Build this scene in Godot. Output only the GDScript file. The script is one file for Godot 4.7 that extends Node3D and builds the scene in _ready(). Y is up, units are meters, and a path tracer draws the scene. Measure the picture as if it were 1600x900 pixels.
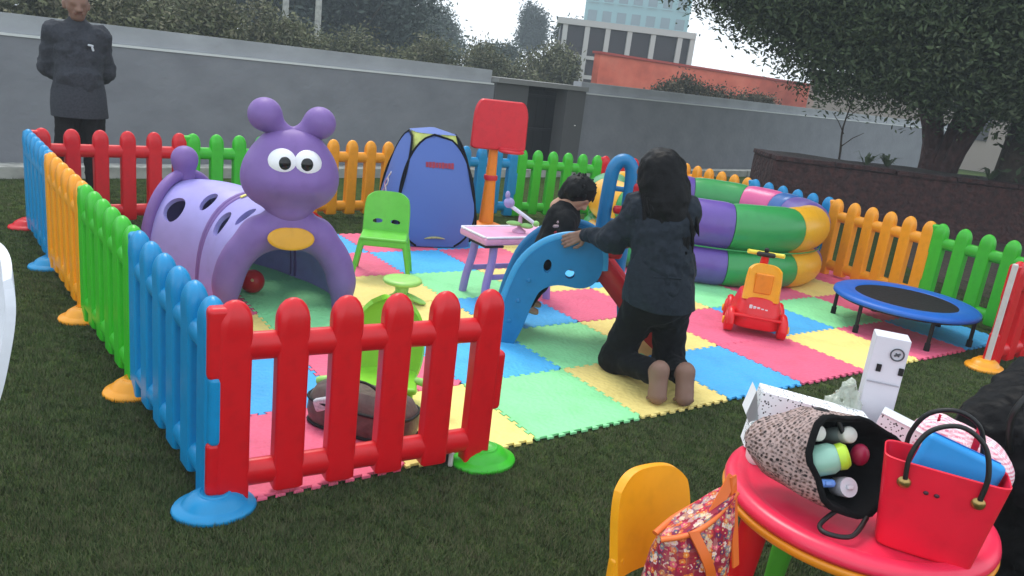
extends Node3D
# A children's play corner fenced with plastic picket panels on a lawn, overcast day.

var rng := RandomNumberGenerator.new()
var used := {}
var mats := {}

# ------------------------------------------------------------------ mesh builder
class MB:
	var v := PackedVector3Array()
	var n := PackedVector3Array()
	var c := PackedColorArray()
	var uv := PackedVector2Array()
	var t := PackedInt32Array()
	var col := Color(1, 1, 1)
	var xf := Transform3D.IDENTITY

	func add(p: Vector3, nn: Vector3) -> int:
		v.append(xf * p)
		var q: Vector3 = xf.basis * nn
		n.append(q.normalized() if q.length_squared() > 1e-12 else Vector3.UP)
		c.append(col)
		uv.append(Vector2(p.x, p.y))
		return v.size() - 1

	func tri(a: int, b: int, d: int) -> void:   # counter-clockwise from outside
		if xf.basis.determinant() < 0.0:
			t.append(a); t.append(b); t.append(d)
		else:
			t.append(a); t.append(d); t.append(b)

	func flat(poly: Array, hint := Vector3.ZERO) -> void:
		var nn: Vector3 = (poly[1] - poly[0]).cross(poly[2] - poly[0])
		if nn.length_squared() < 1e-16 and poly.size() > 3:
			nn = (poly[2] - poly[0]).cross(poly[3] - poly[0])
		nn = nn.normalized()
		var rev := hint != Vector3.ZERO and nn.dot(hint) < 0.0
		if rev:
			nn = -nn
		var ids := []
		for p in poly:
			ids.append(add(p, nn))
		for i in range(1, poly.size() - 1):
			if rev:
				tri(ids[0], ids[i + 1], ids[i])
			else:
				tri(ids[0], ids[i], ids[i + 1])

	func loft(rings: Array, closed := true, cap0 := true, cap1 := true) -> void:
		var base := v.size()
		var m: int = rings[0].size()
		var cen := Vector3.ZERO
		for r in rings:
			for p in r:
				add(p, Vector3.ZERO)
				cen += v[v.size() - 1]
		cen /= float(v.size() - base)
		var acc := PackedVector3Array()
		acc.resize(v.size() - base)
		var vol := 0.0
		var faces := PackedInt32Array()
		var mm := m if closed else m - 1
		for i in rings.size() - 1:
			for j in mm:
				var a := base + i * m + j
				var b := base + i * m + (j + 1) % m
				var e := b + m
				var d := a + m
				var n1 := (v[b] - v[a]).cross(v[e] - v[a])
				var n2 := (v[e] - v[a]).cross(v[d] - v[a])
				vol += (v[a] - cen).dot((v[b] - cen).cross(v[e] - cen)) + (v[a] - cen).dot((v[e] - cen).cross(v[d] - cen))
				acc[a - base] += n1 + n2; acc[e - base] += n1 + n2
				acc[b - base] += n1; acc[d - base] += n2
				faces.append_array(PackedInt32Array([a, b, e, a, e, d]))
		var s := 1.0 if vol >= 0.0 else -1.0
		for i in acc.size():
			var q := acc[i] * s
			n[base + i] = q.normalized() if q.length_squared() > 1e-18 else Vector3.UP
		for i in range(0, faces.size(), 3):
			if s > 0.0:
				tri(faces[i], faces[i + 1], faces[i + 2])
			else:
				tri(faces[i], faces[i + 2], faces[i + 1])
		var inv := xf
		xf = Transform3D.IDENTITY
		if cap0:
			var pa := []
			var ca := Vector3.ZERO
			var cb := Vector3.ZERO
			for j in m:
				pa.append(v[base + j]); ca += v[base + j]; cb += v[base + m + j]
			flat(pa, ca - cb if (ca - cb).length_squared() > 1e-12 else Vector3.ZERO)
		if cap1:
			var pb := []
			var ca2 := Vector3.ZERO
			var cb2 := Vector3.ZERO
			var o := base + (rings.size() - 1) * m
			for j in m:
				pb.append(v[o + j]); ca2 += v[o + j]; cb2 += v[o - m + j]
			flat(pb, ca2 - cb2 if (ca2 - cb2).length_squared() > 1e-12 else Vector3.ZERO)
		xf = inv

	func rbox(cen: Vector3, size: Vector3, r: float, k := 2, bas := Basis.IDENTITY) -> void:
		var h := size * 0.5
		r = min(r, min(h.x, min(h.y, h.z)) * 0.999)
		var lat := []
		for half in 2:
			for i in k + 1:
				lat.append([-PI / 2 + (half * (k + 1) + i - half) * (PI / 2) / k, -1.0 if half == 0 else 1.0])
		var lon := []
		for qd in 4:
			for i in k + 1:
				lon.append([qd * PI / 2 + i * (PI / 2) / k, 1.0 if qd == 0 or qd == 3 else -1.0, 1.0 if qd < 2 else -1.0])
		var base := v.size()
		for a in lat:
			for b in lon:
				var d := Vector3(cos(a[0]) * cos(b[0]), sin(a[0]), cos(a[0]) * sin(b[0]))
				add(cen + bas * (d * r + Vector3(b[1] * (h.x - r), a[1] * (h.y - r), b[2] * (h.z - r))), bas * d)
		var m := lon.size()
		for i in lat.size() - 1:
			for j in m:
				var a := base + i * m + j
				var b := base + i * m + (j + 1) % m
				tri(a, a + m, b + m); tri(a, b + m, b)
		# top and bottom lids
		for e in [[-1.0, 0], [1.0, lat.size() - 1]]:
			var y: float = e[0] * h.y
			var x := h.x - r
			var z := h.z - r
			flat([cen + bas * Vector3(-x, y, -z), cen + bas * Vector3(x, y, -z), cen + bas * Vector3(x, y, z), cen + bas * Vector3(-x, y, z)], bas * Vector3(0, e[0], 0))

	func box(cen: Vector3, size: Vector3, bas := Basis.IDENTITY) -> void:
		var h := size * 0.5
		for ax in 3:
			for s in [-1.0, 1.0]:
				var nn := Vector3.ZERO
				nn[ax] = s
				var u := Vector3.ZERO
				u[(ax + 1) % 3] = h[(ax + 1) % 3]
				var w := Vector3.ZERO
				w[(ax + 2) % 3] = h[(ax + 2) % 3]
				var o := Vector3.ZERO
				o[ax] = s * h[ax]
				flat([cen + bas * (o - u - w), cen + bas * (o + u - w), cen + bas * (o + u + w), cen + bas * (o - u + w)], bas * nn)

	func tube(path: Array, radii, seg := 8, cap := true, squash := 1.0) -> void:
		var rings := []
		var up := Vector3.UP
		for i in path.size():
			var d: Vector3 = (path[min(i + 1, path.size() - 1)] - path[max(i - 1, 0)]).normalized()
			if i == 0:
				if abs(d.dot(up)) > 0.9:
					up = Vector3(0.3, 0.1, 1).normalized()
			var s: Vector3 = d.cross(up).normalized()
			up = s.cross(d).normalized()
			var r: float = radii if (radii is float or radii is int) else radii[i]
			var ring := []
			for j in seg:
				var a := TAU * j / seg
				ring.append(path[i] + s * cos(a) * r + up * sin(a) * r * squash)
			rings.append(ring)
		loft(rings, true, cap, cap)

	func lathe(profile: Array, seg := 24, bas := Basis.IDENTITY, off := Vector3.ZERO, sx := 1.0, sz := 1.0, cap0 := false, cap1 := false) -> void:
		var rings := []
		for p in profile:
			var ring := []
			for j in seg:
				var a := TAU * j / seg
				ring.append(off + bas * Vector3(cos(a) * p.x * sx, p.y, sin(a) * p.x * sz))
			rings.append(ring)
		loft(rings, true, cap0, cap1)

	func ell(cen: Vector3, r: Vector3, seg := 16, rows := 10, bas := Basis.IDENTITY) -> void:
		var rings := []
		for i in rows + 1:
			var a := -PI / 2 + PI * i / rows
			var ring := []
			for j in seg:
				var b := TAU * j / seg
				ring.append(cen + bas * Vector3(cos(a) * cos(b) * r.x, sin(a) * r.y, cos(a) * sin(b) * r.z))
			rings.append(ring)
		loft(rings, true, false, false)

	# polygon in xy (any winding), thickness d along z, bevelled rim
	func prism(poly: PackedVector2Array, d: float, bev: float, sharp := false) -> void:
		if not Geometry2D.is_polygon_clockwise(poly):
			poly = poly.duplicate(); poly.reverse()
		poly.reverse()   # now counter-clockwise
		var m := poly.size()
		var ins := PackedVector2Array()
		for i in m:
			var p := poly[i]
			var e0 := (p - poly[(i + m - 1) % m]).normalized()
			var e1 := (poly[(i + 1) % m] - p).normalized()
			var n0 := Vector2(-e0.y, e0.x)
			var n1 := Vector2(-e1.y, e1.x)
			var mi := (n0 + n1)
			mi = mi / max(mi.length_squared() * 0.5, 0.3)
			ins.append(p + mi * bev)
		var rings := []
		for e in [[ins, -d / 2], [poly, -d / 2 + bev], [poly, d / 2 - bev], [ins, d / 2]]:
			var ring := []
			for p in e[0]:
				ring.append(Vector3(p.x, p.y, e[1]))
			rings.append(ring)
		if sharp:
			for i in 3:
				for j in m:
					var k := (j + 1) % m
					flat([rings[i][j], rings[i][k], rings[i + 1][k], rings[i + 1][j]])
		else:
			loft(rings, true, false, false)
		var ids := Geometry2D.triangulate_polygon(ins)
		for s in [-1.0, 1.0]:
			var base := v.size()
			for p in ins:
				add(Vector3(p.x, p.y, s * d / 2), Vector3(0, 0, s))
			for i in range(0, ids.size(), 3):
				var a := ins[ids[i]]
				var b := ins[ids[i + 1]]
				var e := ins[ids[i + 2]]
				var ccw := (b - a).cross(e - a) > 0.0
				if (ccw and s > 0) or (not ccw and s < 0):
					tri(base + ids[i], base + ids[i + 1], base + ids[i + 2])
				else:
					tri(base + ids[i], base + ids[i + 2], base + ids[i + 1])

	# curved plate: f(u, v) gives its middle; holes are ellipses [cu, cv, ru, rv] in uv
	func slab(f: Callable, nu: int, nv: int, th: float, holes := []) -> void:
		var P := []
		var keep := []
		for j in nv:
			for i in nu:
				var u := (i + 0.5) / nu
				var w := (j + 0.5) / nv
				var ok := true
				for h in holes:
					if pow((u - h[0]) / h[2], 2) + pow((w - h[1]) / h[3], 2) < 1.0:
						ok = false
				keep.append(ok)
		for j in nv + 1:
			for i in nu + 1:
				var u := float(i) / nu
				var w := float(j) / nv
				if holes.size() > 0:
					var some := false
					var gone := false
					for e in [[-1, -1], [0, -1], [-1, 0], [0, 0]]:
						var ci: int = i + e[0]
						var cj: int = j + e[1]
						if ci >= 0 and cj >= 0 and ci < nu and cj < nv:
							if keep[cj * nu + ci]:
								some = true
							else:
								gone = true
					if some and gone:
						for h in holes:
							var q := Vector2((u - h[0]) / h[2], (w - h[1]) / h[3])
							if q.length() < 1.7 and q.length() > 0.05:
								q = q.normalized()
								u = h[0] + q.x * h[2]
								w = h[1] + q.y * h[3]
								break
				P.append(Vector2(u, w))
		var mid := []
		var nor := []
		for p in P:
			var a: Vector3 = f.call(clampf(p.x - 0.002, 0, 1), p.y)
			var b: Vector3 = f.call(clampf(p.x + 0.002, 0, 1), p.y)
			var d: Vector3 = f.call(p.x, clampf(p.y - 0.002, 0, 1))
			var e: Vector3 = f.call(p.x, clampf(p.y + 0.002, 0, 1))
			mid.append(f.call(p.x, p.y))
			nor.append((b - a).cross(e - d).normalized())
		var w1 := nu + 1
		for s in [1.0, -1.0]:
			var base := v.size()
			for i in mid.size():
				add(mid[i] + nor[i] * th * 0.5 * s, nor[i] * s)
			for j in nv:
				for i in nu:
					if keep[j * nu + i]:
						var a := base + j * w1 + i
						if s > 0:
							tri(a, a + 1, a + w1 + 1); tri(a, a + w1 + 1, a + w1)
						else:
							tri(a, a + w1 + 1, a + 1); tri(a, a + w1, a + w1 + 1)
		for j in nv:
			for i in nu:
				if not keep[j * nu + i]:
					continue
				for e in [[i - 1, j, j * w1 + i, (j + 1) * w1 + i], [i + 1, j, j * w1 + i + 1, (j + 1) * w1 + i + 1], [i, j - 1, j * w1 + i, j * w1 + i + 1], [i, j + 1, (j + 1) * w1 + i, (j + 1) * w1 + i + 1]]:
					var inside: bool = e[0] >= 0 and e[1] >= 0 and e[0] < nu and e[1] < nv
					if inside and keep[e[1] * nu + e[0]]:
						continue
					var a: int = e[2]
					var b: int = e[3]
					var cc: Vector3 = (mid[j * w1 + i] + mid[(j + 1) * w1 + i + 1]) * 0.5
					flat([mid[a] - nor[a] * th * 0.5, mid[b] - nor[b] * th * 0.5, mid[b] + nor[b] * th * 0.5, mid[a] + nor[a] * th * 0.5], (mid[a] + mid[b]) * 0.5 - cc)

	# surface nets over round cones; bones are [a, b, ra, rb] or [a, b, ra, rb, Color]
	func bones(list: Array, k: float, cell: float, wob := 0.0, nz: FastNoiseLite = null) -> void:
		var lo := Vector3(1e9, 1e9, 1e9)
		var hi := -lo
		for b in list:
			var r: float = max(b[2], b[3]) + cell * 2.0 + k * 0.3
			for q in [b[0], b[1]]:
				lo = lo.min(q - Vector3(r, r, r))
				hi = hi.max(q + Vector3(r, r, r))
		var nx := int((hi.x - lo.x) / cell) + 2
		var ny := int((hi.y - lo.y) / cell) + 2
		var nzz := int((hi.z - lo.z) / cell) + 2
		var f := PackedFloat32Array()
		f.resize(nx * ny * nzz)
		f.fill(10.0)
		var who := PackedInt32Array()
		var tinted: bool = list[0].size() > 4
		if tinted:
			who.resize(nx * ny * nzz)
		for bi in list.size():
			var b = list[bi]
			var a0: Vector3 = b[0]
			var ab: Vector3 = b[1] - b[0]
			var l2 := maxf(ab.length_squared(), 1e-9)
			var ra: float = b[2]
			var dr: float = b[3] - b[2]
			var r: float = max(b[2], b[3]) + k + cell * 2.0
			var p0: Vector3 = (b[0].min(b[1]) - Vector3(r, r, r) - lo) / cell
			var p1: Vector3 = (b[0].max(b[1]) + Vector3(r, r, r) - lo) / cell
			for z in range(maxi(0, int(p0.z)), mini(nzz, int(p1.z) + 2)):
				for y in range(maxi(0, int(p0.y)), mini(ny, int(p1.y) + 2)):
					var row := (z * ny + y) * nx
					for x in range(maxi(0, int(p0.x)), mini(nx, int(p1.x) + 2)):
						var p := lo + Vector3(x, y, z) * cell - a0
						var h := clampf(p.dot(ab) / l2, 0.0, 1.0)
						var d := (p - ab * h).length() - ra - dr * h
						var o := f[row + x]
						if tinted and d < o:
							who[row + x] = bi
						var q := maxf(k - absf(o - d), 0.0)
						f[row + x] = minf(o, d) - q * q * 0.25 / k
		if wob > 0.0 and nz != null:
			for z in nzz:
				for y in ny:
					for x in nx:
						var i := (z * ny + y) * nx + x
						if absf(f[i]) < cell * 2.5 + wob:
							var np := (lo + Vector3(x, y, z) * cell) * 100.0
							f[i] += (nz.get_noise_3dv(np) + 0.5 * nz.get_noise_3d(np.x * 2.3 + np.y * 1.1 + 40.0, np.y * 1.5, np.z * 2.3 - np.y)) * wob
		nets(f, nx, ny, nzz, lo, cell, who if tinted else PackedInt32Array(), list)

	func nets(f: PackedFloat32Array, nx: int, ny: int, nzz: int, lo: Vector3, cell: float, who: PackedInt32Array, list: Array) -> void:
		var id := PackedInt32Array()
		id.resize(nx * ny * nzz)
		id.fill(-1)
		var offs := [0, 1, nx, nx + 1, nx * ny, nx * ny + 1, nx * ny + nx, nx * ny + nx + 1]
		var cor := [Vector3(0, 0, 0), Vector3(1, 0, 0), Vector3(0, 1, 0), Vector3(1, 1, 0), Vector3(0, 0, 1), Vector3(1, 0, 1), Vector3(0, 1, 1), Vector3(1, 1, 1)]
		var edges := [[0, 1], [2, 3], [4, 5], [6, 7], [0, 2], [1, 3], [4, 6], [5, 7], [0, 4], [1, 5], [2, 6], [3, 7]]
		for z in nzz - 1:
			for y in ny - 1:
				for x in nx - 1:
					var i := (z * ny + y) * nx + x
					var a := f[i]
					if absf(a) > cell * 2.2:
						continue
					var neg := 0
					for o in offs:
						if f[i + o] < 0.0:
							neg += 1
					if neg == 0 or neg == 8:
						continue
					var p := Vector3.ZERO
					var cnt := 0
					for e in edges:
						var fa := f[i + offs[e[0]]]
						var fb := f[i + offs[e[1]]]
						if (fa < 0.0) != (fb < 0.0):
							p += cor[e[0]].lerp(cor[e[1]], fa / (fa - fb))
							cnt += 1
					p /= cnt
					var gr := Vector3(f[i + offs[1]] + f[i + offs[3]] + f[i + offs[5]] + f[i + offs[7]] - f[i] - f[i + offs[2]] - f[i + offs[4]] - f[i + offs[6]],
						f[i + offs[2]] + f[i + offs[3]] + f[i + offs[6]] + f[i + offs[7]] - f[i] - f[i + offs[1]] - f[i + offs[4]] - f[i + offs[5]],
						f[i + offs[4]] + f[i + offs[5]] + f[i + offs[6]] + f[i + offs[7]] - f[i] - f[i + offs[1]] - f[i + offs[2]] - f[i + offs[3]])
					if who.size() > 0:
						col = list[who[i]][4]
					id[i] = add(lo + (Vector3(x, y, z) + p) * cell, gr)
		var sx := 1
		var sy := nx
		var sz := nx * ny
		for z in range(1, nzz - 1):
			for y in range(1, ny - 1):
				for x in range(1, nx - 1):
					var i := (z * ny + y) * nx + x
					var a := f[i]
					if absf(a) > cell * 2.2:
						continue
					for e in [[sx, sy, sz], [sy, sz, sx], [sz, sx, sy]]:
						var b := f[i + e[0]]
						if (a < 0.0) == (b < 0.0):
							continue
						var q0 := id[i]
						var q1 := id[i - e[1]]
						var q2 := id[i - e[1] - e[2]]
						var q3 := id[i - e[2]]
						if q0 < 0 or q1 < 0 or q2 < 0 or q3 < 0:
							continue
						if a < 0.0:
							tri(q0, q1, q2); tri(q0, q2, q3)
						else:
							tri(q0, q2, q1); tri(q0, q3, q2)

	func mesh() -> ArrayMesh:
		var am := ArrayMesh.new()
		var ar := []
		ar.resize(Mesh.ARRAY_MAX)
		ar[Mesh.ARRAY_VERTEX] = v
		ar[Mesh.ARRAY_NORMAL] = n
		ar[Mesh.ARRAY_COLOR] = c
		ar[Mesh.ARRAY_TEX_UV] = uv
		ar[Mesh.ARRAY_INDEX] = t
		am.add_surface_from_arrays(Mesh.PRIMITIVE_TRIANGLES, ar)
		return am

# ------------------------------------------------------------------ scene helpers
func numbered(called: String) -> String:
	var k: int = used.get(called, 0)
	used[called] = k + 1
	return called if k == 0 else "%s_%03d" % [called, k]

func tag(o: Node, label: String, category: String, group := "") -> Node:
	o.set_meta("label", label)
	o.set_meta("category", category)
	if group != "":
		o.set_meta("group", group)
	return o

func thing(called: String, label: String, category: String, at := Vector3.ZERO, turn := 0.0, group := "") -> Node3D:
	var o := Node3D.new()
	o.name = numbered(called)
	add_child(o)
	o.position = at
	o.rotation.y = turn
	tag(o, label, category, group)
	return o

func obj(called: String, mesh, material: Material, parent: Node = null) -> MeshInstance3D:
	var o := MeshInstance3D.new()
	o.mesh = mesh.mesh() if mesh is MB else mesh
	o.material_override = material
	if parent == null or parent == self:
		o.name = numbered(called)
		add_child(o)
	else:
		o.name = called
		parent.add_child(o, true)
	return o

func struct(called: String, mesh, material: Material) -> MeshInstance3D:
	var o := obj(called, mesh, material)
	o.set_meta("kind", "structure")
	return o

func noise_tex(freq: float, ramp: Array, size := 512, seed_no := 1, kind := FastNoiseLite.TYPE_SIMPLEX_SMOOTH, oct := 4) -> NoiseTexture2D:
	var fn := FastNoiseLite.new()
	fn.noise_type = kind
	fn.frequency = freq
	fn.seed = seed_no
	fn.fractal_octaves = oct
	var tx := NoiseTexture2D.new()
	tx.width = size
	tx.height = size
	tx.seamless = true
	tx.noise = fn
	var g := Gradient.new()
	var offs := PackedFloat32Array()
	var cols := PackedColorArray()
	for e in ramp:
		offs.append(e[0]); cols.append(e[1])
	g.offsets = offs
	g.colors = cols
	tx.color_ramp = g
	return tx

func bump_tex(freq: float, strength: float, size := 256, seed_no := 3, oct := 4) -> NoiseTexture2D:
	var fn := FastNoiseLite.new()
	fn.noise_type = FastNoiseLite.TYPE_SIMPLEX_SMOOTH
	fn.frequency = freq
	fn.seed = seed_no
	fn.fractal_octaves = oct
	var tx := NoiseTexture2D.new()
	tx.width = size
	tx.height = size
	tx.seamless = true
	tx.as_normal_map = true
	tx.bump_strength = strength
	tx.noise = fn
	return tx

var wear_tex: Texture2D
var wear_bump: Texture2D
var cloth_bump: Texture2D
var cloth_tex: Texture2D

# coloured moulded plastic with faint scuffs
func plastic(name_: String, col: Color, rough := 0.42, spec := 0.5) -> StandardMaterial3D:
	if mats.has(name_):
		return mats[name_]
	var m := StandardMaterial3D.new()
	m.albedo_color = col
	m.albedo_texture = wear_tex
	m.uv1_triplanar = true
	m.uv1_scale = Vector3(1.7, 1.7, 1.7)
	m.roughness = rough
	m.metallic_specular = spec
	m.normal_enabled = true
	m.normal_texture = wear_bump
	m.normal_scale = 0.25
	mats[name_] = m
	return m

func cloth(name_: String, col: Color, rough := 0.9, scale := 6.0) -> StandardMaterial3D:
	if mats.has(name_):
		return mats[name_]
	var m := StandardMaterial3D.new()
	m.albedo_color = col
	m.albedo_texture = cloth_tex
	m.uv1_triplanar = true
	m.uv1_scale = Vector3(scale, scale, scale)
	m.roughness = rough
	m.metallic_specular = 0.25
	m.normal_enabled = true
	m.normal_texture = cloth_bump
	m.normal_scale = 0.6
	m.rim_enabled = true
	m.rim = 0.15
	mats[name_] = m
	return m

func plain(name_: String, col: Color, rough := 0.7, metal := 0.0, spec := 0.5) -> StandardMaterial3D:
	if mats.has(name_):
		return mats[name_]
	var m := StandardMaterial3D.new()
	m.albedo_color = col
	m.roughness = rough
	m.metallic = metal
	m.metallic_specular = spec
	mats[name_] = m
	return m

func turn_to(d: Vector2) -> float:   # rotation that carries local +x to (d.x, d.y) in the xz plane
	return atan2(-d.y, d.x)

func arc(cx: float, cy: float, rx: float, ry: float, a0: float, a1: float, k: int) -> PackedVector2Array:
	var o := PackedVector2Array()
	for i in k + 1:
		var a := deg_to_rad(lerpf(a0, a1, float(i) / k))
		o.append(Vector2(cx + cos(a) * rx, cy + sin(a) * ry))
	return o

func curve(pts: Array, k: int) -> Array:   # Catmull-Rom through the points
	var o := []
	for i in pts.size() - 1:
		var a = pts[max(i - 1, 0)]
		var b = pts[i]
		var c = pts[i + 1]
		var d = pts[min(i + 2, pts.size() - 1)]
		for j in k:
			o.append(b.cubic_interpolate(c, a, d, float(j) / k))
	o.append(pts[pts.size() - 1])
	return o

# ------------------------------------------------------------------ scene
func _ready() -> void:
	rng.seed = 20240611
	make_camera_and_light()
	make_textures()
	make_ground()
	make_wall()
	make_background()
	make_fence()
	make_mat()
	make_caterpillar()
	make_tent()
	make_hoop()
	make_green_chair()
	make_stool()
	make_craft_table()
	make_slide()
	make_pool()
	make_car()
	make_trampoline()
	make_rocker_and_basket()
	make_small_toys()
	make_people()
	make_party_table()
	make_yellow_chair()
	make_white_chair()
	make_grass()

func make_camera_and_light() -> void:
	var cam := Camera3D.new()
	cam.name = "camera"
	cam.fov = 40.44
	cam.near = 0.05
	cam.far = 900.0
	var p := 0.271273
	var r := 0.121205
	var right := Vector3(1, 0, 0)
	var up := Vector3(0, cos(p), -sin(p))
	var fwd := Vector3(0, -sin(p), -cos(p))
	var r2 := right * cos(r) + up * sin(r)
	var u2 := -right * sin(r) + up * cos(r)
	cam.transform = Transform3D(Basis(r2, u2, -fwd), Vector3(0, 1.467, 0))
	add_child(cam)
	cam.current = true
	var env := Environment.new()
	env.background_mode = Environment.BG_SKY
	var sky := Sky.new()
	var sm := ProceduralSkyMaterial.new()
	sm.sky_top_color = Color(0.80, 0.84, 0.89)
	sm.sky_horizon_color = Color(0.93, 0.95, 0.97)
	sm.sky_curve = 0.25
	sm.ground_bottom_color = Color(0.30, 0.30, 0.27)
	sm.ground_horizon_color = Color(0.80, 0.82, 0.83)
	sm.ground_curve = 0.03
	sm.sky_energy_multiplier = 1.0
	sky.sky_material = sm
	env.sky = sky
	env.background_energy_multiplier = 1.0
	env.tonemap_mode = Environment.TONE_MAPPER_LINEAR
	env.tonemap_exposure = 2.28
	env.fog_enabled = true
	env.fog_density = 0.004
	env.fog_light_color = Color(0.80, 0.85, 0.88)
	env.sdfgi_enabled = true
	env.ssao_enabled = true
	env.ssil_enabled = true
	var we := WorldEnvironment.new()
	we.name = "environment"
	we.environment = env
	add_child(we)
	var sun := DirectionalLight3D.new()
	sun.name = "sun"
	sun.light_energy = 0.35
	sun.light_angular_distance = 22.0
	sun.light_color = Color(1.0, 0.98, 0.95)
	sun.shadow_enabled = true
	sun.rotation_degrees = Vector3(-62, 205, 0)
	add_child(sun)

func make_textures() -> void:
	wear_tex = noise_tex(0.012, [[0.0, Color(0.93, 0.93, 0.93)], [0.45, Color(0.98, 0.98, 0.98)], [1.0, Color(1, 1, 1)]], 512, 5)
	wear_bump = bump_tex(0.02, 1.2, 256, 9, 3)
	cloth_tex = noise_tex(0.03, [[0.0, Color(0.72, 0.72, 0.74)], [0.5, Color(0.9, 0.9, 0.9)], [1.0, Color(1, 1, 1)]], 256, 15)
	cloth_bump = bump_tex(0.035, 3.0, 256, 19, 4)

# ------------------------------------------------------------------ ground and wall
const WALL_A := Vector2(-12.0, -0.498)
const WALL_D := Vector2(0.7221, -0.6918)

func make_ground() -> void:
	var g := StandardMaterial3D.new()
	g.albedo_texture = noise_tex(0.02, [[0.0, Color(0.180, 0.225, 0.115)], [0.5, Color(0.245, 0.305, 0.155)], [1.0, Color(0.330, 0.375, 0.210)]], 1024, 21, FastNoiseLite.TYPE_SIMPLEX_SMOOTH, 5)
	g.uv1_triplanar = true
	g.uv1_world_triplanar = true
	g.uv1_scale = Vector3(0.55, 0.55, 0.55)
	g.roughness = 1.0
	g.metallic_specular = 0.1
	g.normal_enabled = true
	g.normal_texture = bump_tex(0.09, 6.0, 512, 23, 4)
	g.normal_scale = 0.8
	var m := MB.new()
	m.flat([Vector3(-90, 0, 12), Vector3(110, 0, 12), Vector3(110, 0, -175), Vector3(-90, 0, -175)], Vector3.UP)
	struct("lawn", m, g)
	# paved strip with a kerb along the wall
	var conc := StandardMaterial3D.new()
	conc.albedo_texture = noise_tex(0.015, [[0.0, Color(0.50, 0.50, 0.48)], [0.5, Color(0.66, 0.66, 0.63)], [1.0, Color(0.74, 0.74, 0.71)]], 512, 31, FastNoiseLite.TYPE_SIMPLEX_SMOOTH, 5)
	conc.uv1_triplanar = true
	conc.uv1_world_triplanar = true
	conc.uv1_scale = Vector3(0.8, 0.8, 0.8)
	conc.roughness = 0.95
	mats["concrete"] = conc
	var nrm := Vector2(0.6918, 0.7221)   # towards the lawn
	var path := MB.new()
	var a := WALL_A - WALL_D * 3.0
	var b := WALL_A + WALL_D * 30.0
	path.flat([v3(a, 0.06), v3(b, 0.06), v3(b + nrm * 0.42, 0.06), v3(a + nrm * 0.42, 0.06)], Vector3.UP)
	struct("path", path, conc)
	var kerb := MB.new()
	var bas := Basis(Vector3(WALL_D.x, 0, WALL_D.y), Vector3.UP, Vector3(WALL_D.x, 0, WALL_D.y).cross(Vector3.UP))
	var k := 0
	while k < 32:
		var q := WALL_A + WALL_D * (k * 1.0 - 2.5) + nrm * 0.48
		kerb.rbox(v3(q, 0.05), Vector3(0.985, 0.13, 0.12), 0.012, 1, bas)
		k += 1
	struct("kerb", kerb, conc)
	# bare earth under the big tree
	var soil := StandardMaterial3D.new()
	soil.albedo_texture = noise_tex(0.03, [[0.0, Color(0.17, 0.13, 0.10)], [0.5, Color(0.27, 0.22, 0.17)], [1.0, Color(0.36, 0.30, 0.24)]], 512, 33)
	soil.uv1_triplanar = true
	soil.uv1_world_triplanar = true
	soil.roughness = 1.0
	var so := MB.new()
	var rim := []
	for i in 40:
		var t := TAU * i / 40
		var rr := 1.0 + 0.07 * sin(3.0 * t) + 0.05 * sin(7.0 * t + 1.0)
		rim.append(Vector3(10.2 + cos(t) * 6.0 * rr, 0.004, -8.9 + sin(t) * 4.2 * rr))
	for i in 40:
		so.flat([Vector3(10.2, 0.004, -8.9), rim[i], rim[(i + 1) % 40]], Vector3.UP)
	struct("soil", so, soil)

func v3(p: Vector2, y := 0.0) -> Vector3:
	return Vector3(p.x, y, p.y)

func wall_box(m: MB, s0: float, s1: float, y0: float, y1: float, back0: float, back1: float) -> void:
	# s along the wall from WALL_A, back = metres behind the face
	var bas := Basis(Vector3(WALL_D.x, 0, WALL_D.y), Vector3.UP, Vector3(-0.6918, 0, -0.7221))
	var cen := v3(WALL_A + WALL_D * (s0 + s1) * 0.5 - Vector2(0.6918, 0.7221) * (back0 + back1) * 0.5, (y0 + y1) * 0.5)
	m.box(cen, Vector3(s1 - s0, y1 - y0, back1 - back0), bas)

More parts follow.
